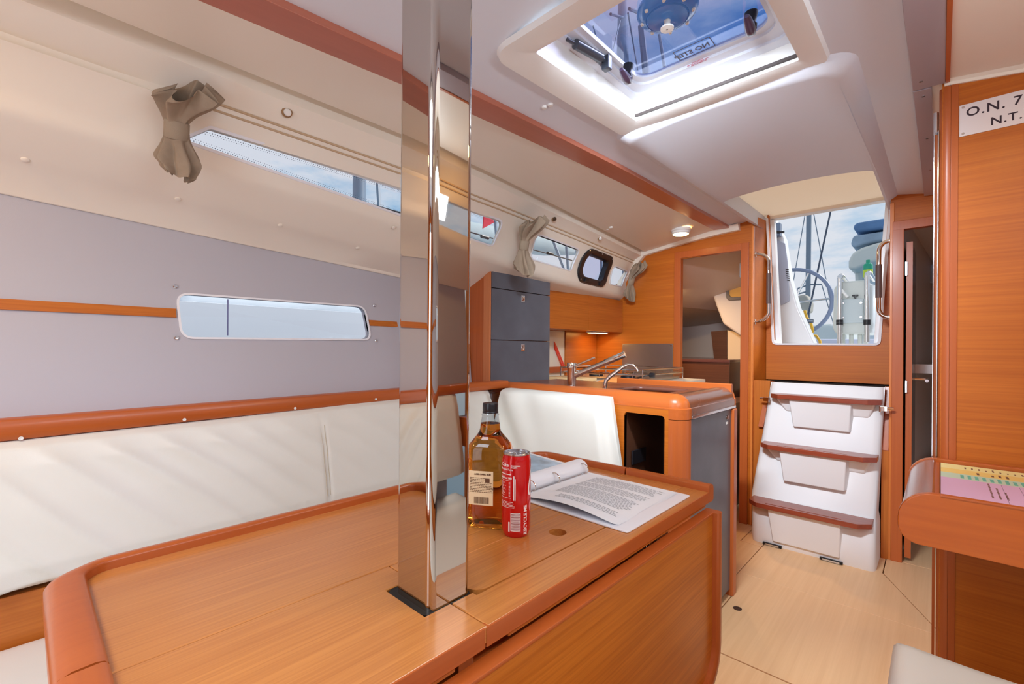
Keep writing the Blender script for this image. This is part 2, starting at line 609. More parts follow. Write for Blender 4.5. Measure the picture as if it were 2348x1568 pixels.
def liner_side(sgn, y0, y1, name):
    M = (lambda p: Vector(p)) if sgn < 0 else (lambda p: Vector((-1.0 - p[0], p[1], p[2])))
    n = int((y1 - y0) / 0.1)
    ys = frange(y0, y1, n)
    # lower hull lining
    b = MB()
    b.loft([[M((panel_foot(y), y, 0.84)), M((g(y) - 0.42, y, itp(Z_SEAM, y))), M((g(y) - 0.445, y, itp(Z_SEAM, y))), M((panel_foot(y) - 0.025, y, 0.84))] for y in frange(y0, min(y1, 1.555), 26)])
    wall = b.build(name, PANELW, bevel=0, angle=20)
    struct(wall)
    cut = MB()
    cut.prism([M((-1.4, *q)) for q in HULLW], (sgn * 0.5, 0, 0))
    boolean_cut(wall, [cut])
    # side deck underside
    b = MB()
    rings = []
    for y in ys:
        q = g(y)
        d = [(q - 0.420, itp(Z_SEAM, y) - 0.005), (q - 0.415, itp(Z_SEAM, y) - 0.006), (q - 0.410, itp(Z_SEAM, y) - 0.003), (q - 0.407, itp(Z_SEAM, y) + 0.006), (q - 0.30, itp(Z_CREASE, y) - 0.010), (q - 0.27, itp(Z_CREASE, y) + 0.005)]
        e = coach(y)
        c = [(x - 0.012, z + 0.002) for x, z in e[::-1]] + [(x - 0.006, z + 0.016) for x, z in d[::-1]]
        rings.append([M((x, y, z)) for x, z in d + e + c])
    b.loft(rings)
    cs = b.build('cabin_side', LINER, wall, angle=50)
    cuts = []
    for o in (WIN_A, WIN_B, WIN_C, PORT):
        if min(p[0] for p in o) < y1 - 0.1 and max(p[0] for p in o) < y1:
            cc = MB()
            cc.prism([M((-1.15, *q)) for q in o], (sgn * 0.7, 0, 0))
            cuts.append(cc)
    boolean_cut(cs, cuts)
    # shadow groove and ceiling edge
    b = MB()
    rings = []
    for y in ys:
        q, zg = g(y), itp(Z_GRV, y)
        a = [(q - 0.020, zg - 0.022), (q - 0.021, zg + 0.028), (q + 0.008, zg + 0.030), (q + 0.009, zg + 0.002), (q + 0.012, zc(q + 0.012, y)), (q + 0.03, zc(q + 0.03, y))]
        rings.append([M((x, y, z)) for x, z in a])
    b.loft(rings, closed=False)
    b.build('ceiling_groove', LINER, wall, angle=30)
    # curtain track: two slim beads
    b = MB()
    for dz in (0.0, 0.016):
        rings = []
        for y in frange(max(y0, 0.27), y1, 30):
            x = coach_x(y, 1.668 + dz)
            rings.append([M((x + a, y, 1.668 + dz + c)) for a, c in ((-0.002, -0.003), (0.004, -0.003), (0.004, 0.002), (-0.002, 0.002))])
        b.loft(rings)
    b.build('curtain_track', mat('track_bead', (196, 170, 138), rough=0.4), wall, angle=30)
    return wall, M

wall_left, ML = liner_side(-1, -1.1, 3.0, 'wall_left')
wall_right, MR = liner_side(1, -1.1, 1.74, 'wall_right')

REV = mat('window_reveal', (236, 238, 244), rough=0.3)
for M, sg in ((ML, -1), (MR, 1)):
    window(HULLW, panel_x, sg, M, GLASS, REV, label='long low hull window in the grey lining')
    window(WIN_A, coach_x, sg, M, GLASS, REV, label='long tapering cabin side window')
window(WIN_B, coach_x, -1, ML, GLASS, REV, label='cabin side window between the curtain and the black portlight')
window(WIN_C, coach_x, -1, ML, GLASS, REV, label='small aft cabin side window partly behind the curtain')

b = MB(); b.box(panel_x(0.44, 1.14) - 0.0085, panel_x(0.44, 1.14) - 0.0065, 0.438, 0.4415, 1.086, 1.2)
b.build('pane_joint', mat('blue_grey_joint', (120, 126, 170), rough=0.6), COL.objects['window_1'])
# lower hull sides behind the settees
for M, w in ((ML, wall_left), (MR, wall_right)):
    b = MB()
    a, c = M((-1.62, 0, 0)), M((-1.58, 0, 0))
    b.box(min(a.x, c.x), max(a.x, c.x), -1.1, 1.55 if w is wall_left else 1.25, 0.0, 0.85)
    b.build('lower_hull_side', PANELW, w)
# perforated dark edge printed on the long window, joined
fr = MB()
random.seed(3)
yy = 0.30
row = 0
while yy < 1.47:
    zt = 1.626
    zbm = itp([(0.285, 1.594), (0.95, 1.552), (1.48, 1.525)], yy)
    for k in range(2):
        for z in (zt - 0.004 - k * 0.0045, zbm + 0.004 + k * 0.0045):
            if zbm < z < zt and abs(zt - zbm) > 0.02:
                y_ = yy + (0.003 if k % 2 else 0)
                r_ = 0.0013 - 0.0003 * k
                x_ = coach_x(y_, z) - 0.0078
                fr.poly([(x_, y_ + r_ * math.cos(a), z + r_ * math.sin(a)) for a in [i * math.pi / 3 for i in range(6)]])
    yy += 0.0062
wA = [o for o in COL.objects if o.name.startswith('window_3') or o.name == 'window_2'][0]
ft = fr.build('frit_dots', mat('frit_black', (60, 62, 84), rough=0.6), wA, smooth=False, merge=False)
ft['kind'] = 'stuff'

# teak strip let into the hull lining, both sides of the hull window
tn = [0]
def trim(b, m, **kw):
    tn[0] += 1
    return struct(b.build('trim_%d' % tn[0], m, **kw))
def strip_on_panel(ya, yb, z0, z1, M):
    b = MB()
    rings = []
    for y in [ya] + [q for q in frange(-1.1, 1.555, 26) if ya + 0.005 < q < yb - 0.005] + [min(yb, 1.554)]:
        rings.append([M((panel_x(y, z) + o, y, z)) for z, o in ((z0, -0.004), (z0, 0.004), (z1, 0.004), (z1, -0.004))])
    b.loft(rings)
    return trim(b, W_Y, angle=30)
strip_on_panel(-1.1, 0.304, 1.135, 1.161, ML)
strip_on_panel(0.935, 1.575, 1.138, 1.161, ML)
strip_on_panel(-1.1, 0.304, 1.135, 1.161, MR)
# backrest top rail in solid teak
def rail(M):
    b = MB()
    rings = []
    for y in frange(-1.1, 1.575, 12):
        zt, zl = 0.886 + 0.008 * y, 0.840 + 0.016 * y
        rings.append([M(p) for p in ((-1.56, y, zl), (-1.500, y, zl), (-1.497, y, zl + 0.003), (-1.497, y, zt - 0.004), (-1.501, y, zt), (-1.56, y, zt))])
    b.loft(rings)
    return trim(b, SOLID_Y, angle=50)
rail_left = rail(ML)
b = MB(); b.box(-1.78, -1.56, 0.95, 1.555, 0.855, 0.872)
b.build('shelf', SOLID_Y, rail_left)
rail(MR)
for i, q in enumerate(((48, 1005), (423, 962), (677, 936), (862, 915))):
    p = at(q[0], q[1], 'x', -1.495)
    b = MB()
    b.lathe([(0.0042, 0), (0.0042, 0.0014), (0.0026, 0.0014), (0.0022, -0.0005)], (p.x - 0.001, p.y, p.z), 14, 'x')
    b.build('screw', WHITEP, rail_left)

# ---------------------------------------------------------------- ceiling
HX0, HX1, HY0, HY1 = -0.752, -0.272, 0.872, 1.402      # saloon hatch
FX0, FX1, FY0, FY1 = -0.74, -0.26, -0.74, -0.26         # forward hatch, unseen, added behind the camera for light
CX0, CX1, CYA, CYB = -0.823, -0.200, 2.425, 3.31        # companionway
xs = sorted(set([-0.96, -0.9, -0.85, CX0, -0.78, HX0, FX0, -0.65, -0.58, -0.5, -0.42, -0.35, HX1, FX1, CX1, -0.16, -0.1, -0.04]))
ys = sorted(set(frange(-1.1, 3.3, 22) + [HY0, HY1, FY0, FY1, CYA, CYB]))
b = MB()
def inh(x, y):
    return (HX0 < x < HX1 and HY0 < y < HY1) or (FX0 < x < FX1 and FY0 < y < FY1) or (CX0 < x < CX1 and CYA < y < CYB)
for xa, xb in zip(xs, xs[1:]):
    for ya, yb in zip(ys, ys[1:]):
        if inh((xa + xb) / 2, (ya + yb) / 2):
            continue
        b.poly([(x, y, zc(x, y)) for x, y in ((xa, ya), (xa, yb), (xb, yb), (xb, ya))])
ceiling = b.build('ceiling', CEIL, angle=40)
struct(ceiling)
for sg, yend in ((-1, 3.3), (1, 3.3)):
    b = MB()
    rings = []
    for y in frange(-1.1, yend, 30):
        q = g(y) + 0.03
        row = [(-0.96 + (q + 0.96) * k / 5, y) for k in range(6)]
        rings.append([Vector((x if sg < 0 else -1 - x, yy_, zc(x, yy_))) for x, yy_ in row])
    b.loft(rings, closed=False)
    b.build('ceiling_panel', LINER, ceiling)
# teak boards along the ceiling
def beam(x0, x1, ya, yb, m, name_parts=True):
    b = MB()
    rings = []
    for y in frange(ya, yb, 24):
        z = zb(y)
        rings.append([(x0, y, z - 0.002), (x1, y, z - 0.004), (x1, y, z + 0.014), (x0, y, z + 0.014)])
    b.loft(rings)
    return trim(b, m, bevel=0.0015, angle=50)
BEAMW = wood('rosy_teak_board', (192, 116, 92), (168, 94, 70), 'y', rough=0.3, coat=0.4, across=40, soft=0.4)
bl = beam(-1.045, -0.953, -1.1, 2.985, BEAMW)
LILAC = mat('lilac_grey_board', (168, 156, 162), rough=0.32, coat=0.2, bump=0.1, bump_scale=300)  # plain lilac grey on the right-hand ceiling board
br = beam(-0.062, 0.006, -1.1, 1.730, LILAC)
b = MB()
b.loft([[(0.006, y, zb(y) - 0.005), (0.015, y, zb(y) - 0.005), (0.015, y, zb(y) + 0.014), (0.006, y, zb(y) + 0.014)] for y in frange(-1.1, 1.73, 20)])
b.build('edge_strip', SOLID_Y, br)
br2 = beam(-0.062, -0.022, 1.736, 2.985, LILAC)
for q in ((2112, 186), (2117, 222), (2126, 321), (2133, 395)):
    p = at(q[0], q[1], 'z', 1.79)
    b = MB()
    b.lathe([(0.004, 0), (0.004, -0.0015), (0.002, -0.0015)], (p.x, p.y, zb(p.y) - 0.003), 12)
    b.build('screw', STEEL, br2 if p.y > 1.736 else br)

# lowered housing of the sliding hatch, round the companionway opening
def zrow(x, y, drop): return Vector((x, y, zc(x, y) - drop))
b = MB()
X0, X1, Y0, Y1 = -0.862, -0.160, 1.43, 3.3
loops = []
for ins, drop in ((0.0, 0.0), (0.012, 0.012), (0.032, 0.028), (0.05, 0.032)):
    loop = []
    x0, x1, y0 = X0 + ins, X1 - ins, Y0 + ins
    for k in range(9):
        t = k / 8
        loop.append(zrow(x0 + (x1 - x0) * 0, 3.3 + (y0 + 0.05 - 3.3) * t, drop))
    for k in range(5):
        a = math.radians(180 + 90 * k / 4)
        loop.append(zrow(x0 + 0.05 + 0.05 * math.cos(a), y0 + 0.05 + 0.05 * math.sin(a), drop))
    for k in range(1, 8):
        loop.append(zrow(x0 + 0.05 + (x1 - x0 - 0.1) * k / 8, y0, drop))
    for k in range(5):
        a = math.radians(270 + 90 * k / 4)
        loop.append(zrow(x1 - 0.05 + 0.05 * math.cos(a), y0 + 0.05 + 0.05 * math.sin(a), drop))
    for k in range(9):
        loop.append(zrow(x1, y0 + 0.05 + (3.3 - y0 - 0.05) * k / 8, drop))
    loops.append(loop)
# opening edge with the same number of points, then up into the reveal
r = 0.05
op = []
for k in range(9):
    op.append((CX0, 3.3 + (CYA + r - 3.3) * k / 8))
for k in range(5):
    a = math.radians(180 + 90 * k / 4)
    op.append((CX0 + r + r * math.cos(a), CYA + r + r * math.sin(a)))
for k in range(1, 8):
    op.append((CX0 + r + (CX1 - CX0 - 2 * r) * k / 8, CYA))
for k in range(5):
    a = math.radians(270 + 90 * k / 4)
    op.append((CX1 - r + r * math.cos(a), CYA + r + r * math.sin(a)))
for k in range(9):
    op.append((CX1, CYA + r + (3.3 - CYA - r) * k / 8))
loops.append([zrow(x, y, 0.030) for x, y in op])
loops.append([zrow(x, y, 0.024) for x, y in op])
loops.append([Vector((x, y, 1.915)) for x, y in op])
b.loft(loops, closed=False)
b.build('hatch_garage', CEIL, ceiling, angle=50)

# white cove moulding along the top of the aft bulkhead
b = MB()
pts = [(-1.715, 1.44), (-1.70, 1.535), (-1.63, 1.63), (-1.53, 1.727), (-1.40, 1.748), (-1.2, 1.775), (-1.0, 1.795), (-0.90, 1.80)]
rings = []
for i, (x, z) in enumerate(pts):
    a = Vector(pts[max(0, i - 1)]); c = Vector(pts[min(len(pts) - 1, i + 1)])
    t = (c - a).normalized(); nn = Vector((t.y, -t.x))
    rings.append([(x + nn.x * o, y, z + nn.y * o) for o, y in ((0.016, 2.999), (0.014, 2.975), (-0.002, 2.965), (-0.02, 2.955), (-0.03, 2.999))])
b.loft(rings)
trim(b, LINER, angle=50)

# ---------------------------------------------------------------- floor
b = MB()
b.box(-2.05, 1.0, -1.1, 5.2, -0.05, -0.016)
floor = struct(b.build('floor', mat('dark_seam', (70, 44, 24), rough=0.8)))
def floor_panel(pts):
    b = MB()
    b.prism([(x, y, -0.0155) for x, y in pts], (0, 0, 0.0155))
    return b.build('floor_panel', FLOORW, floor, bevel=0.0008, seg=1, angle=30)
arc = [(-0.645 - 0.03 + 0.03 * math.cos(math.radians(90 * k / 4)), 2.085 + 0.03 * math.sin(math.radians(90 * k / 4))) for k in range(5)]
floor_panel([(-0.645, 1.663)] + [(0.95, 1.663), (0.95, 2.3235), (-0.692, 2.3235), (-0.692, 2.13), (-0.68, 2.115)] + arc[::-1])
floor_panel([(-0.692, 2.325), (0.012, 2.325), (-0.196, 2.791), (-0.198, 3.0), (-0.692, 3.0)])
floor_panel([(0.016, 2.325), (0.95, 2.325), (0.95, 3.0), (-0.194, 3.0), (-0.192, 2.792)])
floor_panel([(-0.696, 2.13), (-0.696, 2.702), (-0.803, 2.712), (-0.804, 3.0), (-1.95, 3.0), (-1.95, 2.13)])
floor_panel([(-0.799, 2.716), (-0.696, 2.706), (-0.696, 3.0), (-0.800, 3.0)])
floor_panel([(-1.5, -1.08), (0.95, -1.08), (0.95, 1.657), (-1.5, 1.657)])
floor_panel([(-0.649, 1.663), (-0.649, 2.09), (-0.668, 2.115), (-0.70, 2.126), (-1.6, 2.126), (-1.6, 1.663)])
floor_panel([(-2.0, 3.004), (0.95, 3.004), (0.95, 5.1), (-2.0, 5.1)])
b = MB()
p = at(1691, 1395, 'z', 0)
b.lathe([(0.0165, 0.0002), (0.0165, 0.0010), (0.012, 0.0010), (0.011, -0.001)], (p.x, p.y, 0), 20)
b.build('finger_hole', mat('dark_brown_ring', (64, 40, 28), rough=0.5), floor)

# ---------------------------------------------------------------- bulkheads
def xz_plate(outline, holes, y0, thick):
    me = plate(outline, holes, thick)
    return me, basis((0, y0 + thick, 0), (1, 0, 0), (0, 0, 1), (0, -1, 0))
b = MB()
DL, DR, DH = -1.268, -0.890, 1.664
outl = [(-1.98, 0), (DL, 0), (DL, DH - 0.003), (DR, DH), (DR, 0), (-0.829, 0), (-0.829, 1.87), (-0.95, 1.87), (-1.05, 1.83), (-1.3, 1.80), (-1.54, 1.755), (-1.73, 1.56), (-1.735, 1.46), (-1.98, 1.46)]
me, M = xz_plate(outl, [], 3.0, 0.03)
b.add_mesh(me, M)
bpy.data.meshes.remove(me)
RL, RR = -0.137, 0.30
outl = [(-0.187, 0), (RL, 0), (RL, 1.662), (RR, 1.662), (RR, 0), (0.98, 0), (0.98, 1.46), (0.735, 1.46), (0.73, 1.56), (0.54, 1.755), (0.3, 1.80), (0.05, 1.83), (-0.05, 1.87), (-0.187, 1.87)]
me, M = xz_plate(outl, [], 3.0, 0.03)
b.add_mesh(me, M)
bpy.data.meshes.remove(me)
wall_aft = struct(b.build('wall_aft', W_X, smooth=False))
# hull lining behind the galley lockers
b = MB()
b.box(-2.0, -1.962, 1.56, 3.0, 0.0, 1.45)
struct(b.build('wall_galley', PANELW))
# forward bulkhead behind the camera
b = MB()
outl = [(-1.75, 0), (-0.78, 0), (-0.78, 1.62), (-0.22, 1.62), (-0.22, 0), (0.75, 0), (0.75, 1.85), (-1.75, 1.85)]
me, M = xz_plate(outl, [], -1.13, 0.03)
b.add_mesh(me, M)
bpy.data.meshes.remove(me)
struct(b.build('wall_front', W_X, smooth=False))
# nav station bulkhead
YN = 1.74
b = MB()
outl = [(0.0, 0), (0.98, 0), (0.98, 1.40), (0.75, 1.47), (0.62, 1.60), (0.45, 1.715), (0.3, 1.752), (0.15, 1.772), (0.0, 1.795)]
me, M = xz_plate(outl, [], YN, 0.026)
b.add_mesh(me, M)
bpy.data.meshes.remove(me)
wall_nav = struct(b.build('wall_nav', W_X, smooth=False))
b = MB()
b.box(0.0175, 0.0325, YN - 0.003, YN + 0.001, 0, 1.785)
b.build('stile', SOLID_Z, wall_nav, bevel=0.001)
b = MB()
b.prism([(0.0172, YN - 0.0035, 0), (0.0172, YN + 0.029, 0), (-0.006, YN + 0.029, 0), (-0.0055, YN + 0.008, 0), (0.002, YN, 0), (0.010, YN - 0.0035, 0)], (0, 0, 1.782))
b.build('corner_post', SOLID_Z, wall_nav, angle=60)
b = MB()
b.box(-0.0145, -0.0085, YN + 0.012, YN + 0.034, 0.0, 1.66)
b.build('post_core', SOLID_Z, wall_nav)
for x in (-0.0170, -0.0085):
    b = MB()
    b.box(x, x + 0.0026, YN + 0.006, YN + 0.03, 0.66, 1.67)
    b.build('metal_edge', STEEL, wall_nav, bevel=0.0006)
b = MB()
b.lathe([(0.006, 1.662), (0.006, 1.725)], (-0.0125, YN + 0.02, 0), 14)
b.build('door_closer_tube', STEEL, wall_nav)
# white headlining edge above the nav bulkhead
b = MB()
rings = []
for x, z in ((0.004, 1.797), (0.15, 1.776), (0.3, 1.757), (0.45, 1.72), (0.62, 1.606)):
    rings.append([(x, YN + 0.001, z - 0.012), (x, YN - 0.006, z - 0.012), (x, YN - 0.007, z - 0.004), (x, YN - 0.012, z - 0.002), (x, YN - 0.06, z + 0.045), (x, YN + 0.001, z + 0.045)])
b.loft(rings)
trim(b, LINER, angle=40)

# ---------------------------------------------------------------- aft cabin doorway, left
def door_frame(x0, x1, h, y, sides=(1, 1)):
    b = MB()
    w, d = 0.042, 0.012
    if sides[0]: b.box(x0 - w, x0 + 0.002, y - d, y + 0.03, 0, h + 0.0)
    if sides[1]: b.box(x1 - 0.002, x1 + w, y - d, y + 0.03, 0, h + w)
    b.box(x0 - w, x1 - 0.0025, y - d + 0.001, y + 0.03, h - 0.002, h + w)
    return b
tn2 = door_frame(DL, DR, DH, 3.0)
o = tn2.build('door_1', SOLID_Z, bevel=0.002)
struct(o, 'teak frame of the open doorway beside the galley')
b = MB(); b.box(DR - 0.012, DR - 0.002, 2.995, 3.02, 1.50, 1.585)
b.build('hinge', STEEL, o, bevel=0.001)
b = MB(); b.box(DR - 0.002, DR + 0.0, 2.985, 3.03, 0.0, 0.001)
b.build('sill', SOLID_X, o)
o = door_frame(RL, RR, 1.662, 3.0).build('door_2', SOLID_Z, bevel=0.002)
struct(o, 'teak frame of the narrow doorway right of the companion ladder')
# open leaf of the right-hand doorway
b = MB()
b.box(RL + 0.012, RL + 0.034, 3.035, 3.50, 0.02, 1.60)
leaf = b.build('door_leaf', mat('dark_door_face', (96, 78, 70), rough=0.25, coat=0.2), o, bevel=0.004)
b = MB(); b.box(RL + 0.010, RL + 0.034, 3.026, 3.0345, 0.02, 1.60)
b.build('edge_lipping', SOLID_Z, o)
b = MB(); b.box(RL + 0.006, RL + 0.0155, 3.012, 3.03, 1.43, 1.50)
b.build('hinge', STEEL, o, bevel=0.001)
b = MB(); b.box(RL + 0.008, RL + 0.018, 3.012, 3.03, 0.845, 0.905)
b.build('hinge', STEEL, o, bevel=0.001)
b = MB(); b.tube([(RL + 0.034, 3.40, 0.90), (RL + 0.085, 3.40, 0.90), (RL + 0.085, 3.30, 0.895)], 0.008, 10)
b.build('handle', STEEL, leaf)

# ---------------------------------------------------------------- aft cabins seen through the doorways
def room(name, x0, x1):
    b = MB()
    s = -1 if x0 < -0.6 else 1
    xo, xi = x0, x1
    # overhead slopes down outboard; far end wall
    xe = xi + s * 0.28
    b.poly([(xo, 3.03, 1.46), (xo, 4.9, 1.30), (xe, 4.9, 1.38), (xi, 3.03, 1.80)])
    b.poly([(xo, 4.9, 0), (xe, 4.9, 0), (xe, 4.9, 1.38), (xo, 4.9, 1.3)])
    b.poly([(xo, 3.03, 0), (xo, 4.9, 0), (xo, 4.9, 1.30), (xo, 3.03, 1.46)])
    b.poly([(xi, 3.03, 0), (xe, 4.9, 0), (xe, 4.9, 1.38), (xi, 3.03, 1.80)])
    return struct(b.build(name, CEILW, smooth=False))
CEILW = mat('cabin_white', (206, 198, 192), rough=0.5)
wl = room('wall_aft_cabin_port', -2.05, -0.865)
room('wall_aft_cabin_starboard', 1.0, -0.165)

# ================================================================== COMPANIONWAY
YP = 3.20
def cwp(px, py): 
    p = at(px, py, 'y', YP)
    return (p.x, p.z)
b = MB()
XL, XR = -0.802, -0.196
oTL, oTR, oBR, oBL = (-0.795, 1.93), (-0.203, 1.93), cwp(2013, 788), cwp(1776, 787)
outl = [(XL, 0.872), (XR, 0.872), (XR, 1.93), oTR, (oBR[0], oBR[1]), (oBL[0], oBL[1]), oTL, (XL, 1.93)]
outl = [(XL, 0.872), (XR, 0.872), (XR, 1.93), oTR] + [tuple(q) for q in round_poly([oTR, oBR, oBL, oTL], [0, 0.02, 0.02, 0], 4)[1:-1]] + [oTL, (XL, 1.93)]
me, M = xz_plate(outl, [], YP, 0.03)
b.add_mesh(me, M)
bpy.data.meshes.remove(me)
# side cheeks from the bulkhead back to the panel
b.prism([(-0.829, 3.031, 0), (XL, YP + 0.02, 0), (-0.86, YP + 0.02, 0), (-0.86, 3.031, 0)], (0, 0, 1.87))
b.prism([(-0.187, 3.031, 0), (XR, YP + 0.02, 0), (-0.15, YP + 0.02, 0), (-0.15, 3.031, 0)], (0, 0, 1.87))
cw = struct(b.build('wall_companionway', W_X, smooth=False))
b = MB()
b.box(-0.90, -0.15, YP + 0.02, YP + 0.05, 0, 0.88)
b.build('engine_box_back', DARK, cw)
b = MB(); b.box(-0.217, -0.188, 2.99, 3.03, 0.0, 0.56)
b.build('side_filler', W_Z, cw)
b = MB(); b.box(-0.83, -0.735, 3.02, 3.05, 0.0, 0.872)
b.build('side_filler', W_Z, cw)
# right-hand light batten and left edge batten
b = MB(); b.box(-0.1895, -0.1725, 2.992, 3.03, 0.0, 1.80)
b.build('batten', wood('light_batten', (222, 136, 66), (200, 112, 46), 'z', rough=0.35), cw, bevel=0.002)
b = MB(); b.box(-0.834, -0.822, 2.992, 3.02, 0.0, 1.80)
b.build('batten', MATS['light_batten'], cw, bevel=0.002)
# slanting battens beside the ladder
for x0, z0, x1, z1 in ((-0.775, 0.60, -0.742, 0.868), (-0.2025, 0.55, -0.196, 0.868)):
    b = MB()
    b.hexa([(x0 - 0.014, 2.985, z0), (x0 + 0.014, 2.985, z0), (x0 + 0.014, 3.02, z0), (x0 - 0.014, 3.02, z0),
            (x1 - 0.014, 3.06, z1), (x1 + 0.014, 3.06, z1), (x1 + 0.014, 3.09, z1), (x1 - 0.014, 3.09, z1)])
    b.build('slanting_batten', SOLID_Z, cw, bevel=0.001)
# white gelcoat frame round the opening
b = MB()
ow = [(oTL[0], 1.882), oBL, oBR, (oTR[0], 1.882)]
inner = round_poly(ow, [0, 0.022, 0.022, 0], 5)
outer = round_poly([(oTL[0] - 0.012, 1.882), (oBL[0] - 0.012, oBL[1] - 0.010), (oBR[0] + 0.012, oBR[1] - 0.010), (oTR[0] + 0.012, 1.882)], [0, 0.03, 0.03, 0], 5)
loops = []
for ring, y in ((outer, YP + 0.002), (outer, YP - 0.010), (inner, YP - 0.012), (inner, YP + 0.10)):
    loops.append([(x, y, z) for x, z in ring])
b.loft(loops, closed=False)
frame = thing('companionway_frame', 'white moulded rim of the open companionway above the ladder', 'frame', (-0.5, YP, 1.09))
b.build('rim', GELW, frame, angle=50)
# sloping jambs that carry the washboards, inside the opening
for (xt, xb, sg) in ((oTL[0], oBL[0], 1), (oTR[0], oBR[0], -1)):
    b = MB()
    b.hexa([(xb, YP + 0.04, oBL[1]), (xb + sg * 0.022, YP + 0.04, oBL[1]), (xb + sg * 0.022, YP + 0.09, oBL[1]), (xb, YP + 0.09, oBL[1]),
            (xt, YP + 0.04, 1.88), (xt + sg * 0.022, YP + 0.04, 1.88), (xt + sg * 0.022, YP + 0.09, 1.88), (xt, YP + 0.09, 1.88)])
    b.build('washboard_slide', GELW, frame, bevel=0.002)

# sliding hatch lid over the opening
sl = thing('sliding_hatch', 'pale sliding hatch lid closed over the companionway ceiling opening', 'hatch', (-0.5, 2.8, 1.90))
TAN = bpy.data.materials.new('tan_translucent_acrylic')  # translucency added so sun on top brightens the underside
TAN.use_nodes = True
_n, _l = TAN.node_tree.nodes, TAN.node_tree.links
_n.clear()
_o = _n.new('ShaderNodeOutputMaterial'); _d = _n.new('ShaderNodeBsdfDiffuse'); _t = _n.new('ShaderNodeBsdfTranslucent'); _m = _n.new('ShaderNodeMixShader')
_d.inputs['Color'].default_value = lin((236, 226, 214)); _t.inputs['Color'].default_value = lin((240, 226, 208)); _m.inputs['Fac'].default_value = 0.6
_l.new(_d.outputs['BSDF'], _m.inputs[1]); _l.new(_t.outputs['BSDF'], _m.inputs[2]); _l.new(_m.outputs['Shader'], _o.inputs['Surface'])
b = MB(); b.box(-0.84, -0.18, 2.38, 3.31, 1.905, 1.92)
b.build('lid', TAN, sl, bevel=0.002)
b = MB(); b.box(-0.80, -0.22, 2.44, 2.50, 1.898, 1.905)
b.build('front_batten', WHITEP, sl, bevel=0.002)
b = MB(); b.box(-0.80, -0.22, 3.235, 3.30, 1.885, 1.905)
b.build('rear_batten', LINER, sl, bevel=0.003)

# companion ladder -------------------------------------------------------
lad = thing('companion_ladder', 'white moulded companionway ladder with three red teak treads', 'ladder', (-0.49, 2.86, 0))
b = MB()
prof = [(2.765, 0.0), (2.755, 0.04), (2.755, 0.195), (2.775, 0.215), (2.83, 0.24), (2.895, 0.50), (2.975, 0.85), (2.985, 0.868)]
rings = []
for y, z in prof:
    t = z / 0.868
    xl = itp([(0, -0.762), (0.195, -0.762), (0.24, -0.786), (0.868, -0.724)], z)
    xr = itp([(0, -0.220), (0.195, -0.220), (0.24, -0.226), (0.868, -0.205)], z)
    rr = 0.035
    yb_ = max(y + 0.02, 2.99)
    ring = []
    for k in range(5):
        a = math.radians(180 + 90 * k / 4)
        ring.append((xl + rr + rr * math.cos(a), y + rr + rr * math.sin(a), z))
    for k in range(5):
        a = math.radians(270 + 90 * k / 4)
        ring.append((xr - rr + rr * math.cos(a), y + rr + rr * math.sin(a), z))
    ring += [(xr, yb_, z), (xl, yb_, z)]
    rings.append(ring)
b.loft(rings)
LADW = mat('ladder_gelcoat', (226, 226, 226), rough=0.45)
b.build('body', LADW, lad, angle=50)
def slope_y(z):
    return itp([(0, 2.755), (0.195, 2.755), (0.24, 2.83), (0.50, 2.895), (0.85, 2.975), (0.9, 2.985)], z)
treads = ((2.690, 0.235, -0.765, -0.232), (2.785, 0.535, -0.733, -0.222), (2.865, 0.808, -0.705, -0.213))
for i, (y, zt, x0, x1) in enumerate(treads):
    # block under the tread, front face upright, fading into the slope below
    zb0 = (0.03, zt - 0.19, zt - 0.175)[i]
    yf = y + 0.02
    xa, xb = x0 + 0.095, x1 - 0.118
    b = MB()
    yb0, yt0 = slope_y(zb0) + 0.01, slope_y(zt) + 0.02
    b.hexa([(xa + 0.02, yf + (0.014 if i else 0.036), zb0), (xb - 0.01, yf + (0.014 if i else 0.036), zb0), (xb + 0.0, max(yb0 + 0.01, yf + 0.06), zb0), (xa + 0.01, max(yb0 + 0.01, yf + 0.06), zb0),
            (xa, yf, zt - 0.02), (xb, yf, zt - 0.02), (xb + 0.02, yt0 + 0.02, zt - 0.02), (xa - 0.02, yt0 + 0.02, zt - 0.02)])
    b.build('tread_support', LADW, lad, bevel=0.006, seg=3)
    if i:
        b = MB()
        zc0 = zt - 0.10
        b.hexa([(x0 + 0.07, slope_y(zc0) - 0.004, zc0), (x1 - 0.05, slope_y(zc0) - 0.004, zc0), (x1 - 0.05, slope_y(zc0) + 0.03, zc0), (x0 + 0.07, slope_y(zc0) + 0.03, zc0),
                (x0 + 0.02, y + 0.05, zt - 0.02), (x1 - 0.02, y + 0.05, zt - 0.02), (x1 - 0.02, slope_y(zt) + 0.03, zt - 0.02), (x0 + 0.02, slope_y(zt) + 0.03, zt - 0.02)])
        b.build('tread_bracket', LADW, lad, bevel=0.012, seg=3)
    me = plate([(x0, slope_y(zt) + 0.03), (x0, y + 0.045), (x0 + 0.045, y), (x1 - 0.05, y), (x1, y + 0.045), (x1, slope_y(zt) + 0.03)],
               [rrect(x0 + 0.085, x1 - 0.115, y + 0.018, y + 0.027, 0.004, 3)], 0.024)
    tr = mesh_obj(me, 'tread', TREAD, lad, Matrix.Translation((0, 0, zt - 0.024)), bevel=0.003, angle=50)
    b = MB(); b.box(x0 + 0.08, x1 - 0.11, y + 0.014, y + 0.031, zt - 0.02, zt - 0.006)
    b.build('slot_insert', BLACK, tr)
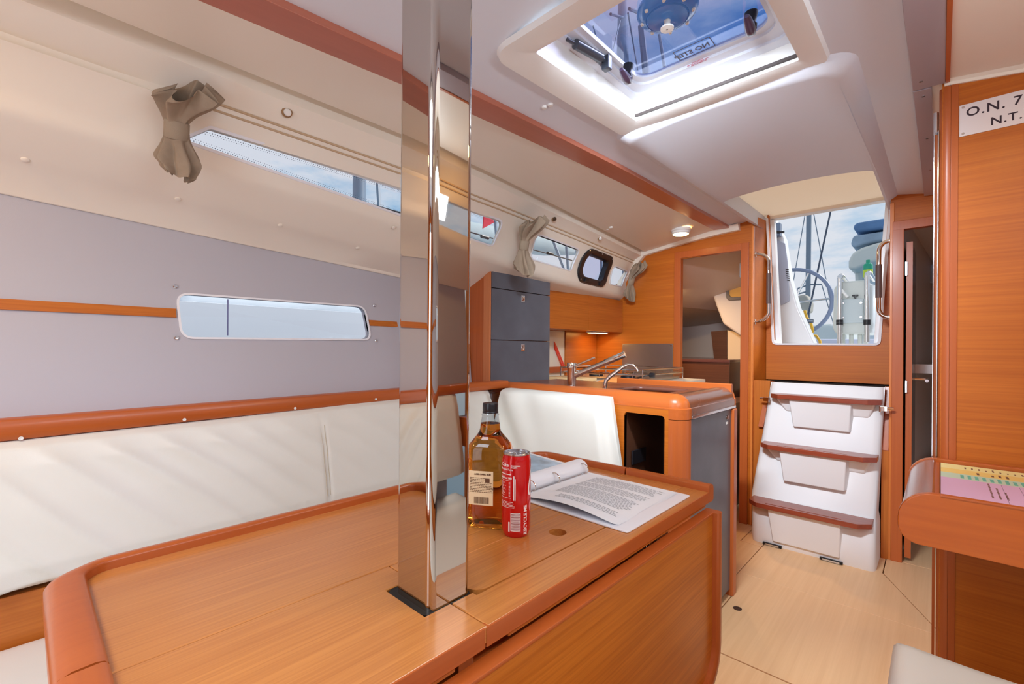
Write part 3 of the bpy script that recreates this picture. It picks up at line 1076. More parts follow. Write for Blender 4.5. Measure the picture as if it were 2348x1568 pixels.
for q in ((1757, 915), (2027, 937)):
    p = at(q[0], q[1], 'y', 2.93)
    s = 1 if q[0] < 1900 else -1
    b = MB()
    b.box(p.x - 0.013, p.x + 0.013, 2.918, 2.94, p.z - 0.011, p.z + 0.011)
    b.tube([(p.x - s * 0.035, 2.945, p.z + 0.003), (p.x + s * 0.014, 2.930, p.z + 0.003)], 0.0065, 10)
    b.lathe([(0.007, -0.014), (0.007, 0.014)], (p.x + s * 0.014, 2.925, p.z - 0.003), 12)
    b.build('latch', CHROME, lad, bevel=0.001)
for q in ((1745, 1248), (1795, 1262), (1903, 1284), (1955, 1296)):
    pass
for xa, xb in ((-0.70, -0.61), (-0.44, -0.345)):
    b = MB(); b.box(xa, xb, 2.748, 2.76, 0.0005, 0.013)
    h = b.build('hinge', BLACK, lad, bevel=0.001)
    b = MB(); b.box(xa + 0.012, xb - 0.012, 2.7445, 2.75, 0.003, 0.011)
    b.build('hinge_plate', STEEL, h)

# grab rails with stitched leather sleeves
LEATH = mat('brown_leather_sleeve', (96, 76, 72), rough=0.5, bump=0.3, bump_scale=600)
def grab(label, xm, xr, y, z0, z1):
    t = thing('grab_rail', label, 'handrail', (xm, y, z0))
    s = 1 if xr > xm else -1
    pts = []
    d = abs(xr - xm)
    R = 0.05
    for k in range(8):
        a = math.radians(90 * k / 7)
        pts.append((xr - s * R + s * R * math.sin(a) - s * (d - R) * (1 - k / 7) * 1.0, y, z1 - R * (1 - math.cos(a)) - 0))
    low = [(p[0], p[1], z0 + (z1 - p[2])) for p in pts[::-1]]
    b = MB(); b.tube(pts + low, 0.0105, 12)
    b.build('bar', CHROME, t, angle=60)
    b = MB()
    zm0, zm1 = z0 + (z1 - z0) * 0.26, z1 - (z1 - z0) * 0.30
    b.lathe([(0.0105, zm0), (0.0135, zm0 + 0.001), (0.0135, zm1 - 0.001), (0.0105, zm1)], (xr, y, 0), 16)
    b.build('leather_sleeve', LEATH, t)
    for z in (z0, z1):
        b = MB(); b.lathe([(0.016, 0), (0.016, s * 0.004), (0.011, s * 0.006)], (xm, y, z), 16, 'x')
        b.build('base_flange', CHROME, t)
    return t
p0, p1 = at(1738, 582, 'y', 3.03), at(1762, 737, 'y', 3.03)
grab('stainless grab rail with leather sleeve beside the galley doorway', -0.822, p1.x, 3.03, p1.z, p0.z)
p0, p1 = at(2036, 552, 'y', 3.03), at(2014, 728, 'y', 3.03)
grab('stainless grab rail with leather sleeve on the light batten', -0.1895, p1.x, 3.03, p1.z, p0.z)

# ================================================================== MAST POST
post = thing('mast_post', 'polished square stainless post standing up through the table', 'post', (-0.533, 0.405, 0))
b = MB()
ring = rrect(-0.574, -0.491, 0.3685, 0.4415, 0.011, 6)
b.loft([[(x, y, 0.0) for x, y in ring], [(x, y, 1.80) for x, y in ring]])
b.build('column', mat('post_stainless', (196, 188, 180), rough=0.02, metal=1.0), post, angle=60, wn=True)
b = MB()
ring2 = rrect(-0.583, -0.4900, 0.3600, 0.4430, 0.010, 6)
b.loft([[(x, y, 0.690) for x, y in ring2], [(x, y, 0.6985) for x, y in ring2]])
b.build('seal', BLACK, post)

# ================================================================== SALOON TABLE
tb = thing('saloon_table', 'drop-leaf teak saloon table with raised rails and one leaf hanging', 'table', (-0.60, 0.60, 0))
ZT = 0.70
def board(name, pts, z0, z1, m, parent=tb, bev=0.0012, holes=()):
    if holes:
        me = plate(pts, holes, z1 - z0)
        return mesh_obj(me, name, m, parent, Matrix.Translation((0, 0, z0)), bevel=0, angle=30)
    b = MB(); b.prism([(x, y, z0) for x, y in pts], (0, 0, z1 - z0))
    return b.build(name, m, parent, bevel=bev, seg=1, angle=30)
TW = wood('table_teak', (216, 144, 72), (170, 98, 42), 'y', rough=0.34, coat=0.8, across=260, along=4.0, coat_rough=0.25)
XC0, XC1, XM = -0.6444, -0.416, -0.481
left_pts = round_poly([(-0.646, 0.062), (-0.646, 1.157), (-0.952, 1.157), (-0.952, 0.062)], [0, 0, 0.04, 0.04], 5)
board('leaf', left_pts, ZT - 0.022, ZT, TW)
board('fore_board', [(XC0, 0.062), (XC1, 0.062), (XC1, 0.4022), (-0.4895, 0.4022), (-0.4895, 0.3595), (-0.5835, 0.3595), (-0.5835, 0.4022), (XC0, 0.4022)], ZT - 0.022, ZT, TW)
board('side_board', [(-0.4888, 0.4038), (XC1, 0.4038), (XC1, 1.157), (XM + 0.001, 1.157), (XM + 0.001, 0.4425), (-0.4888, 0.4425)], ZT - 0.022, ZT, TW)
board('aft_board', [(XC0, 1.012), (XM - 0.0005, 1.012), (XM - 0.0005, 1.157), (XC0, 1.157)], ZT - 0.022, ZT, TW)
lid_pts = round_poly([(-0.5862, 0.4435), (XM - 0.0012, 0.4435), (XM - 0.0012, 1.0105), (-0.5862, 1.0105)], [0, 0.03, 0.01, 0], 6)
hole = [(-0.533 + 0.017 * math.cos(i * math.pi / 14), 0.700 + 0.017 * math.sin(i * math.pi / 14)) for i in range(28)]
board('bottle_locker_lid', lid_pts, ZT - 0.018, ZT, TW, holes=[hole])
board('bottle_locker_lid', [(XC0, 0.4038), (-0.5874, 0.4038), (-0.5874, 1.0105), (XC0, 1.0105)], ZT - 0.018, ZT, TW)
for ya, yb in ((0.10, 0.354), (0.446, 1.15)):
    board('top_frame', [(XC0 + 0.004, ya), (XC1 - 0.004, ya), (XC1 - 0.004, yb), (XC0 + 0.004, yb)], ZT - 0.036, ZT - 0.0225, W_Y)
# edge lipping of the centre board
b = MB(); b.box(XC1 - 0.010, XC1 + 0.0015, 0.40, 1.157, ZT - 0.027, ZT - 0.0005)
b.build('edge_lipping', SOLID_Y, tb, bevel=0.002)
b = MB(); b.box(XC1 - 0.010, XC1 + 0.0015, 0.062, 0.3985, ZT - 0.027, ZT - 0.0005)
b.build('edge_lipping', SOLID_Y, tb, bevel=0.002)
def sweep(path, sec, closed=False):
    """sweep section (outward, up) along a plan path"""
    rings = []
    n = len(path)
    for i, p in enumerate(path):
        p = Vector(p)
        a = Vector(path[max(0, i - 1)]); c = Vector(path[min(n - 1, i + 1)])
        t1 = (p - a).normalized() if i else (c - p).normalized()
        t2 = (c - p).normalized() if i < n - 1 else t1
        t = (t1 + t2).normalized()
        nn = Vector((t.y, -t.x))
        k = 1 / max(0.5, nn.dot(Vector((t2.y, -t2.x))))
        rings.append([(p.x + nn.x * u * k, p.y + nn.y * u * k, z) for u, z in sec])
    return MB().loft(rings)
def rail_sec(w):
    zt = ZT + 0.017
    return [(0, ZT - 0.026), (0, zt - 0.006), (0.002, zt - 0.002), (0.006, zt), (w - 0.009, zt - 0.001), (w - 0.003, zt - 0.005), (w, zt - 0.012), (w, ZT - 0.022), (w - 0.006, ZT - 0.026)]
def arc2(cx, cy, r, a0, a1, n=8):
    return [(cx + r * math.cos(math.radians(a0 + (a1 - a0) * k / n)), cy + r * math.sin(math.radians(a0 + (a1 - a0) * k / n))) for k in range(n + 1)]
# leaf rail: fore end, round the corner, long side, aft end (outward is to the left of travel reversed)
pth = [(-0.6475, 1.157)] + arc2(-0.948 + 0.04, 1.157 - 0.04, 0.04, 90, 180) + arc2(-0.948 + 0.035, 0.064 + 0.035, 0.035, 180, 270) + [(-0.6475, 0.064)]

sw = sweep(pth, rail_sec(0.026))
# fore end piece is wider
for v in sw.bm.verts:
    if v.co.y < 0.064:
        v.co.y = 0.064 + (v.co.y - 0.064) * 1.7
sw.build('leaf_rail', SOLID_Y, tb, angle=50)
sw = sweep([(-0.6430, 1.157), (-0.4145, 1.157)][::-1], [(u, z) for u, z in rail_sec(0.030)])
sw.build('aft_rail', SOLID_X, tb, angle=50)
sw = sweep([(-0.6430, 0.064), (-0.4145, 0.064)], rail_sec(0.045))
sw.build('fore_rail', SOLID_X, tb, angle=50)
# hanging leaf: panel with a raised rim
XH = -0.400
def lf(y, z): return (XH, y, z)
zt, zl, ya, yb = 0.655, 0.275, 0.075, 1.136
b = MB()
outl = round_poly([(ya, zt), (yb, zt), (yb, zl), (ya, zl)], [0, 0, 0.07, 0.07], 6)
b.prism([(XH - 0.020, y, z) for y, z in outl], (0.022, 0, 0))
b.build('hanging_leaf', wood('leaf_teak', (216, 130, 42), (164, 84, 16), 'y', rough=0.34, coat=0.25, across=240, along=4.0), tb, bevel=0.001)
rimp = [(yb, zt + 0.004)] + [(yb - 0.07 + 0.07 * math.cos(math.radians(a)), zl + 0.07 + 0.07 * math.sin(math.radians(a))) for a in range(0, -91, -15)] \
    + [(ya + 0.07 + 0.07 * math.cos(math.radians(a)), zl + 0.07 + 0.07 * math.sin(math.radians(a))) for a in range(-90, -181, -15)] + [(ya, zt + 0.004)]
rings = []
for i, p in enumerate(rimp):
    p = Vector(p); a = Vector(rimp[max(0, i - 1)]); c = Vector(rimp[min(len(rimp) - 1, i + 1)])
    t = (c - a).normalized(); nn = Vector((-t.y, t.x))
    rings.append([(XH + x, p.x + nn.x * o, p.y + nn.y * o) for o, x in ((-0.001, -0.022), (0.026, -0.022), (0.026, 0.012), (0.020, 0.017), (0.006, 0.017), (-0.001, 0.012))])
b = MB(); b.loft(rings)
b.build('leaf_rim', SOLID_Z, tb, angle=50)
b = MB(); b.box(XH - 0.021, XH + 0.004, ya, yb + 0.001, zt, zt + 0.006)
b.build('leaf_edge', SOLID_Y, tb, bevel=0.0015)
# slide-out arms and hinge bars that carry the leaf
for dy in (0.0, 0.035):
    b = MB(); b.tube([(-0.43, 0.858 + dy, 0.69), (-0.428, 0.860 + dy, 0.63)], 0.005, 10)
    b.build('hinge_bar', CHROME, tb)
b = MB(); b.box(-0.62, -0.465, 0.46, 1.04, 0.12, 0.664)
b.build('bottle_locker', W_Y, tb, bevel=0.003)
b = MB(); b.box(-0.47, -0.44, 0.40, 0.83, 0.60, 0.664)
b.build('underframe', SOLID_Y, tb, bevel=0.002)
b = MB(); b.lathe([(0.032, 0.0), (0.032, 0.13)], (-0.545, 0.85, 0), 20)
b.lathe([(0.09, 0.0), (0.09, 0.012)], (-0.545, 0.85, 0), 24)
b.build('pedestal', STEEL, tb)

# ================================================================== SETTEE
def sm(a, b, t):
    t = max(0, min(1, (t - a) / (b - a)))
    return t * t * (3 - 2 * t)
# long backrest cushion with soft diagonal creases
def back_cushion(mirror, name, label, y0, y1, seams, crease):
    nu, nv = 260, 76
    b = MB()
    def pt(u, v):
        """v runs round the section: bottom back, front face, top, back"""
        y = y0 + (y1 - y0) * u
        # section outline (depth d from back plane, height z)
        sec = [(0.035, 0.548), (0.055, 0.535), (0.078, 0.545), (0.088, 0.58), (0.090, 0.70), (0.086, 0.80), (0.074, 0.842), (0.055, 0.856), (0.035, 0.858)]
        ls = [math.hypot(q[0] - p[0], q[1] - p[1]) for p, q in zip(sec, sec[1:])]
        s = v * sum(ls)
        i = 0
        while i < len(ls) - 1 and s > ls[i]:
            s -= ls[i]; i += 1
        f = min(1, s / ls[i])
        d = sec[i][0] + (sec[i + 1][0] - sec[i][0]) * f
        z = sec[i][1] + (sec[i + 1][1] - sec[i][1]) * f
        d0 = d
        dz = 0.006 * (y - 0.4) if y > 0.4 else 0.010 * (y - 0.4)
        # slow drape
        ed = min(u, 1 - u) * (y1 - y0)
        d = 0.035 + (d - 0.035) * (0.45 + 0.55 * sm(0, 0.05, ed))
        fr = sm(0.056, 0.080, d0) * (1 - 0.75 * sm(0.79, 0.85, z))
        w = y - (0.85 - z) * 1.05
        a = crease * (1 - 0.80 * sm(0.15, 0.70, y)) * fr
        sw_ = math.sin(w * 29 + 1.8 * noise.noise(Vector((y * 2.5, z * 2.5, 0))))
        d += a * (0.014 * (1 - abs(sw_)) ** 1.1 - 0.005 + 0.012 * noise.noise(Vector((w * 12, (y + z) * 1.5, 1.7))))
        d += 0.003 * fr * noise.noise(Vector((y * 5, z * 2, 5.1)))
        z += 0.002 * noise.noise(Vector((y * 6, 2.2, 0))) * sm(0.70, 0.84, z) - 0.014 * sm(0.70, 0.84, z) * (1 - sm(0.2, 1.0, y))
        for sy in seams:
            k = math.exp(-((y - sy - 0.02 * (0.85 - z)) / 0.0045) ** 2)
            d -= 0.0055 * k * fr
        x = -1.485 - (z - 0.545) * 0.24 + d
        if mirror: x = -1.0 - x
        return (x, y, z + dz)
    b.loft([[pt(i / nu, j / nv) for j in range(nv + 1)] for i in range(nu + 1)], closed=True)
    o = b.build(name, CREAM, angle=75)
    if not mirror:
        for s in (-0.006, 0.006):
            pts = []
            for k in range(30):
                v = 0.22 + 0.56 * k / 29
                q = pt((seams[0] + 0.003 + s - y0) / (y1 - y0), v)
                pts.append((q[0] + 0.0003, q[1], q[2]))
            MB().tube(pts, 0.0008, 5).build('stitching', mat('beige_thread', (196, 184, 160), rough=0.8), o)
    return tag(o, label, 'cushion')
bc = back_cushion(False, 'backrest_cushion', 'long cream leather settee backrest along the hull under the teak rail', -1.05, 1.455, (0.66,), 1.0)
back_cushion(True, 'backrest_cushion', 'cream leather backrest of the opposite settee', -1.05, 1.25, (0.1,), 0.5)

# short backrest against the galley peninsula
b = MB()
nu, nv = 60, 26
def pt(u, v):
    sec = [(0.0, 0.50), (0.05, 0.50), (0.085, 0.52), (0.095, 0.56), (0.096, 0.70), (0.09, 0.82), (0.075, 0.858), (0.045, 0.868), (0.0, 0.868)]
    s = v * (len(sec) - 1)
    i = min(len(sec) - 2, int(s)); f = s - i
    d = sec[i][0] + (sec[i + 1][0] - sec[i][0]) * f
    z = sec[i][1] + (sec[i + 1][1] - sec[i][1]) * f
    xr = -0.925 + (0.868 - z) * 0.20
    x = -1.468 + (xr + 1.468) * u
    ed = (1 - u) * 0.5
    d *= 0.6 + 0.4 * sm(0, 0.03, ed)
    fr = sm(0.05, 0.2, v) * (1 - sm(0.85, 0.98, v))
    d += fr * 0.010 * (1 - sm(0.1, 0.55, u)) * math.sin((x * 0.9 + z * 0.55) * 38) + fr * 0.004 * noise.noise(Vector((x * 6, z * 5, 3)))
    return (x, 1.562 - d - (0.868 - z) * 0.06, z)
b.loft([[pt(i / nu, j / nv) for j in range(nv + 1)] for i in range(nu + 1)], closed=True)
tag(b.build('backrest_cushion', CREAM, angle=75), 'short cream leather backrest standing against the galley counter', 'cushion')

# seat base, fascia below the backrest, seat cushions
b = MB()
b.box(-1.475, -1.434, -1.05, 1.455, 0.30, 0.519)
b.box(-1.475, -1.02, -1.05, 1.50, 0.02, 0.33)
b.box(-1.475, -0.90, 1.02, 1.565, 0.02, 0.33)
tag(b.build('settee_base', W_Y, bevel=0.002), 'teak settee base and fascia under the cream backrest', 'settee')
def seat(name, label, x0, x1, y0, y1, z0, z1, m, r=0.03, cat='cushion'):
    b = MB()
    nx, ny = 28, 28
    def top(u, v):
        u, v = 0.5 - 0.5 * math.cos(math.pi * u), 0.5 - 0.5 * math.cos(math.pi * v)
        x, y = x0 + (x1 - x0) * u, y0 + (y1 - y0) * v
        e = min(u * (x1 - x0), (1 - u) * (x1 - x0), v * (y1 - y0), (1 - v) * (y1 - y0))
        z = z1 - r * (1 - math.sqrt(max(0, 1 - (1 - min(1, e / r)) ** 2))) + 0.003 * noise.noise(Vector((x * 7, y * 7, 2)))
        return (x, y, z)
    rows = [[top(i / nx, j / ny) for j in range(ny + 1)] for i in range(nx + 1)]
    b.loft(rows, closed=False)
    rim = [rows[i][0] for i in range(nx + 1)] + [rows[nx][j] for j in range(1, ny + 1)] + [rows[i][ny] for i in range(nx - 1, -1, -1)] + [rows[0][j] for j in range(ny - 1, 0, -1)]
    b.loft([rim, [(x, y, z0 + 0.01) for x, y, z in rim], [((x - (x0 + x1) / 2) * 0.985 + (x0 + x1) / 2, (y - (y0 + y1) / 2) * 0.985 + (y0 + y1) / 2, z0) for x, y, z in rim]], caps=False)
    return tag(b.build(name, m, angle=70), label, cat)
seat('seat_cushion', 'white leather settee seat cushion below the long backrest', -1.432, -1.0, -1.05, 1.0, 0.335, 0.42, WHITEL)
seat('seat_cushion', 'white leather seat cushion of the opposite settee', 0.0, 0.43, -1.05, 0.50, 0.335, 0.42, WHITEL)
b = MB(); b.box(0.02, 0.475, -1.05, 0.50, 0.02, 0.33); b.box(0.434, 0.475, -1.05, 0.5, 0.30, 0.515)
tag(b.build('settee_base', W_Y, bevel=0.002), 'teak base of the opposite settee', 'settee')
seat('seat_cushion', 'white leather seat cushion under the short backrest', -1.432, -0.86, 1.01, 1.455, 0.335, 0.42, WHITEL)

# ================================================================== GALLEY PENINSULA
YF, YA, XE = 1.575, 2.115, -0.650
gal = thing('galley_counter', 'teak galley peninsula with rounded nosing, open cubby and grey end door', 'counter', (-1.1, 1.85, 0))
# front panel with the cubby cut in it
me = plate([(-1.606, 0.02), (-0.708, 0.02), (-0.708, 0.8355), (-1.606, 0.8355)], [rrect(-0.884, -0.722, 0.36, 0.812, 0.012, 4)], 0.02)
mesh_obj(me, 'front_panel', W_X, gal, basis((0, YF + 0.02, 0), (1, 0, 0), (0, 0, 1), (0, -1, 0)), smooth=False)
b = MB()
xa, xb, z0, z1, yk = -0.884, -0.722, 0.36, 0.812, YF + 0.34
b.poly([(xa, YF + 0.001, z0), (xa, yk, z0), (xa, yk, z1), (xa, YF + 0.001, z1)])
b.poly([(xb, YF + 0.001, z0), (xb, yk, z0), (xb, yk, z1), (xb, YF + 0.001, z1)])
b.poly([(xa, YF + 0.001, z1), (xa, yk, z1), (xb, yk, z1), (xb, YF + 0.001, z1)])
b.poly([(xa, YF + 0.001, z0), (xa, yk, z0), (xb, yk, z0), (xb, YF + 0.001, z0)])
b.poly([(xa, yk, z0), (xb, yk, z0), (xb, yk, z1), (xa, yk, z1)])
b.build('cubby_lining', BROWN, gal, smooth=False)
b = MB(); b.box(xa + 0.004, xa + 0.012, YF + 0.05, YF + 0.16, 0.60, 0.655)
b.build('cubby_vent', BLACKP, gal, bevel=0.002)
b = MB(); b.box(-0.95 - 0.002, -0.946, YF - 0.0006, YF + 0.002, 0.36, 0.80)
# rounded corner post
b = MB()
b.loft([[(x, y, z) for x, y in [(-0.709, YF)] + arc2(-0.709, YF + 0.058, 0.058, -90, 0, 8) + [(-0.651, YF + 0.062), (-0.709, YF + 0.062)]] for z in (0.02, 0.80)])
b.build('corner_post', SOLID_Z, gal, angle=60)
# end: grey door between posts
b = MB(); b.box(-0.675, -0.6525, YF + 0.064, YA - 0.046, 0.03, 0.80)
ed = b.build('end_door', GREY, gal, bevel=0.002)
b = MB(); b.box(-0.69, -0.640, YA - 0.046, YA, 0.0, 0.80)
b.build('end_post', SOLID_Z, gal, bevel=0.006, seg=3)
p = at(1667, 957, 'x', -0.652)
b = MB(); b.lathe([(0.010, 0), (0.010, 0.003), (0.007, 0.004)], (-0.6525, p.y, p.z), 16, 'x')
b.build('latch', CHROME, ed)
b = MB(); b.box(-0.6525, -0.651, p.y - 0.012, p.y + 0.010, p.z - 0.028, p.z - 0.018)
b.build('latch_label', WHITEP, ed)
# kick and carcass
b = MB(); b.box(-1.606, -0.70, 2.09, 2.11, 0.0, 0.80)
b.build('back_panel', W_X, gal)
# nosing: thick rounded rim round the worktop
def nos_sec(zl=0.802):
    zt, R = 0.890, 0.048
    s = [(-0.085, zt - 0.012), (-0.075, zt - 0.002), (-0.062, zt)]
    s += [(-0.004 - R + R * math.sin(math.radians(a)), zt - R + R * math.cos(math.radians(a))) for a in range(0, 91, 15)]
    s += [(0.0, zt - R - 0.002), (0.0, zl), (-0.085, zl)]
    return s
sw = sweep([(-1.606, YF), (-1.2, YF), (XE - 0.058, YF)], nos_sec(0.836))
sw.build('nosing', SOLID_X, gal, angle=40)
sw = sweep(arc2(XE - 0.058, YF + 0.058, 0.058, -90, 0, 8) + [(XE, YF + 0.062)], nos_sec())
sw.build('corner_nosing', SOLID_X, gal, angle=40)
END = wood('glossy_brown_nosing', (132, 82, 58), (108, 62, 44), 'x', rough=0.2, coat=0.7, across=40)
sw = sweep([(XE, YF + 0.0625), (XE, YA)], nos_sec())
no = sw.build('end_nosing', END, gal, angle=40)
b = MB(); b.box(XE - 0.001, XE + 0.004, YF + 0.064, YA - 0.002, 0.802, 0.814)
b.build('rubbing_strip', STEEL, gal, bevel=0.002)
b = MB()
sec = [(x, z) for x, z in nos_sec()]
b.prism([(XE + u + 0.002, YA - 0.004, z + 0.003) for u, z in sec], (0, 0.008, 0))
b.build('end_cap', SOLID_Z, gal, bevel=0.002)
# worktop with the sink opening
me = plate([(-1.606, YF + 0.07), (XE - 0.07, YF + 0.07), (XE - 0.07, YA - 0.02), (-1.606, YA - 0.02)], [rrect(-1.04, -0.79, 1.70, 1.98, 0.03, 5)], 0.02)
WT = wood('brown_worktop', (128, 78, 60), (106, 60, 46), 'x', rough=0.35, coat=0.2, across=30)
mesh_obj(me, 'worktop', WT, gal, Matrix.Translation((0, 0, 0.860)), smooth=False)
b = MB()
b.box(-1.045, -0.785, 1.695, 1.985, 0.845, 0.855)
b.build('sink_dark_plate', mat('dark_recess', (48, 34, 30), rough=0.5), gal)  # dark plate, its colour standing in for the shaded sink depth
b = MB(); b.box(-1.22, -0.66, YA - 0.020, YA, 0.86, 0.905)
b.build('aft_fiddle', SOLID_X, gal, bevel=0.004, seg=3)

# faucets on the worktop
fa = thing('mixer_tap', 'chrome single-lever mixer tap with long rising spout', 'tap', (-1.247, 1.737, 0.8805))
c = Vector((-1.247, 1.737, 0.8805))
b = MB(); b.lathe([(0.0235, 0), (0.0235, 0.004), (0.021, 0.006), (0.021, 0.082), (0.0225, 0.084), (0.0225, 0.106), (0.021, 0.108)], c, 24)
b.build('body', CHROME, fa, angle=50)
dirp = (at(1408, 822, 'y', 1.80) - (c + Vector((0, 0, 0.055))))
e = c + Vector((0.0, 0, 0.045)) + Vector((0.235, 0.07, 0.105))
s0 = c + Vector((0.015, 0.004, 0.050))
b = MB(); b.tube([s0, s0.lerp(e, 0.6), s0.lerp(e, 0.62), e], [0.013, 0.0125, 0.0145, 0.0145], 14)
b.build('spout', CHROME, fa, angle=50)
b = MB(); b.lathe([(0.006, 0), (0.006, -0.012)], e + Vector((-0.02, -0.006, -0.010)), 12)
b.build('nozzle', CHROME, fa)
b = MB(); b.tube([c + Vector((0.018, 0.005, 0.095)), c + Vector((0.105, 0.03, 0.133))], 0.005, 10)
b.build('lever', CHROME, fa)
fb = thing('pump_tap', 'slim chrome goose-neck hand pump tap in front of the cooker', 'tap', (-1.053, 1.712, 0.8805))
c = Vector((-1.053, 1.712, 0.8805))
pts = [c, c + Vector((0, 0, 0.02)), c + Vector((0.004, 0.0, 0.037)), c + Vector((0.02, 0.005, 0.055)), c + Vector((0.075, 0.02, 0.098)), c + Vector((0.095, 0.026, 0.108)), c + Vector((0.115, 0.03, 0.106)), c + Vector((0.128, 0.034, 0.094)), c + Vector((0.134, 0.036, 0.080))]
b = MB(); b.tube(pts, [0.0085, 0.0085, 0.0085, 0.0085, 0.007, 0.0055, 0.005, 0.005, 0.005], 12)
b.build('spout', CHROME, fb, angle=60)
b = MB(); b.lathe([(0.013, 0), (0.013, 0.004), (0.010, 0.006)], c, 18)
b.build('base_ring', CHROME, fb)

# ================================================================== GREY LOCKER (cold box cupboard)
XLK, YL0, YL1, ZL0, ZL1 = -1.61, 1.56, 2.030, 0.86, 1.438
lk = thing('tall_locker', 'slate grey fronted locker with two latched flaps above the counter', 'locker', (-1.76, 1.8, ZL0))
b = MB(); b.prism([(x, YL0, z) for x, z in ((XLK - 0.02, ZL0), (XLK - 0.02, ZL1), (XLK - 0.045, ZL1), (-1.93, 1.29), (-1.93, ZL0))], (0, YL1 - YL0, 0))
b.build('carcass', wood('locker_side', (196, 104, 50), (158, 76, 32), 'z', rough=0.36), lk)
b = MB(); b.box(XLK - 0.020, XLK, YL0, YL0 + 0.006, ZL0, ZL1)
b.box(XLK - 0.045, XLK - 0.001, YL0 - 0.003, YL0 + 0.004, ZL0, ZL1)
b.build('front_stile', wood('pale_stile', (206, 130, 84), (186, 108, 62), 'z', rough=0.36), lk, bevel=0.001)
for z0, z1 in ((1.352, ZL1 - 0.002), (1.0955, 1.3485), (ZL0 + 0.012, 1.092)):
    b = MB(); b.box(XLK - 0.018, XLK + 0.002, YL0 + 0.008, YL1 - 0.004, z0, z1)
    fl = b.build('flap', GREY, lk, bevel=0.0015)
    if z1 < 1.4:
        zz = z1 - 0.035
        yy = 1.797
        b = MB(); b.box(XLK + 0.001, XLK + 0.005, yy - 0.014, yy + 0.014, zz - 0.018, zz + 0.018)
        la = b.build('latch', STEEL, fl, bevel=0.001)
        b = MB(); b.lathe([(0.010, 0), (0.010, 0.004), (0.006, 0.005)], (XLK + 0.004, yy, zz), 16, 'x')
        b.build('latch_button', CHROME, la)
b = MB(); b.box(XLK - 0.045, XLK - 0.02, YL0 - 0.003, YL1, ZL1 - 0.004, ZL1 + 0.001)
b.build('top_lip', BLACK, lk)

# overhead lockers aft of it
oh = thing('overhead_locker', 'pair of teak overhead galley lockers under the side windows', 'locker', (-1.8, 2.6, 1.18))
b = MB(); b.box(-1.95, -1.716, 2.034, 2.998, 1.178, 1.33)
b.build('carcass', W_Y, oh)
for y0, y1 in ((2.036, 2.5525), (2.5555, 2.996)):
    b = MB(); b.box(-1.718, -1.70, y0, y1, 1.176, 1.408)
    b.build('door', wood('locker_door', (206, 118, 44), (160, 80, 22), 'y', rough=0.38, coat=0.15), oh, bevel=0.001)

# galley side: splashback, side panel, plate, cooker
b = MB()
b.box(-1.95, -1.93, 2.035, 2.60, 0.866, 1.177)
tag(b.build('splashback', mat('cream_splashback', (236, 228, 208), rough=0.3), bevel=0.002), 'cream splashback panel under the first overhead locker', 'splashback')
b = MB()
b.box(-1.95, -1.92, 2.602, 2.992, 0.866, 1.177)
tag(b.build('side_panel', W_Y, bevel=0.002), 'teak side lining panel beside the steel splash plate', 'panel')
b = MB()
b.box(-1.95, -1.30, 2.13, 2.992, 0.0, 0.845)
b.box(-1.95, -1.12, 2.118, 2.2, 0.0, 0.845)
co = thing('galley_sideboard', 'galley run along the hull behind the peninsula holding the cooker', 'counter', (-1.6, 2.5, 0))
b.build('carcass', W_Y, co, bevel=0.002)
b = MB(); b.box(-1.929, -1.905, 2.13, 2.6, 0.89, 0.93)
b.build('hull_fiddle', SOLID_Y, co, bevel=0.003)
b = MB(); b.box(-1.95, -1.10, 2.118, 2.992, 0.845, 0.865)
b.build('worktop', mat('cream_worktop', (230, 222, 204), rough=0.35), co, bevel=0.002)

ck = thing('cooker', 'low stainless gimballed cooker with glass lid rack behind the peninsula', 'cooker', (-1.5, 2.62, 0.866))
b = MB(); b.box(-1.78, -1.24, 2.40, 2.92, 0.866, 0.880)
b.build('hob', BRUSH, ck, bevel=0.003)
for cx, cy in ((-1.63, 2.54), (-1.40, 2.54), (-1.52, 2.78)):
    b = MB(); b.lathe([(0.045, 0.880), (0.045, 0.890), (0.03, 0.894), (0.012, 0.895)], (cx, cy, 0), 20)
    bu = b.build('burner', BLACKP, ck)
    b = MB()
    for k in range(4):
        a = math.radians(45 + 90 * k)
        b.tube([(cx + 0.02 * math.cos(a), cy + 0.02 * math.sin(a), 0.902), (cx + 0.085 * math.cos(a), cy + 0.085 * math.sin(a), 0.902), (cx + 0.09 * math.cos(a), cy + 0.09 * math.sin(a), 0.88)], 0.003, 6)
    b.build('pan_support', STEEL, ck)
b = MB()
for z in (0.905, 0.935):
    b.tube([(-1.80, 2.385, z), (-1.225, 2.385, z), (-1.225, 2.935, z), (-1.80, 2.935, z), (-1.80, 2.385, z)], 0.004, 8)
b.build('fiddle_rail', STEEL, ck)
for x, y in ((-1.80, 2.385), (-1.225, 2.385), (-1.225, 2.935), (-1.80, 2.935)):
    b = MB(); b.tube([(x, y, 0.866), (x, y, 0.937)], 0.004, 8)
    b.build('rail_post', STEEL, ck)
b = MB(); b.box(-1.235, -1.231, 2.41, 2.91, 0.872, 0.930)
b.build('glass_front', GLASS, ck)
b = MB(); b.lathe([(0.014, 0), (0.016, 0.004), (0.015, 0.026), (0.011, 0.028)], (-1.222, 2.47, 0.905), 16, 'x')
b.build('knob', BLACKP, ck)
b = MB()
for k in range(2):
    b.tube([(-1.27 - 0.02 * k, 2.395, 0.884), (-1.23, 2.47, 0.905)], 0.003, 6)
b.build('lighter_wire', BLACKP, ck)
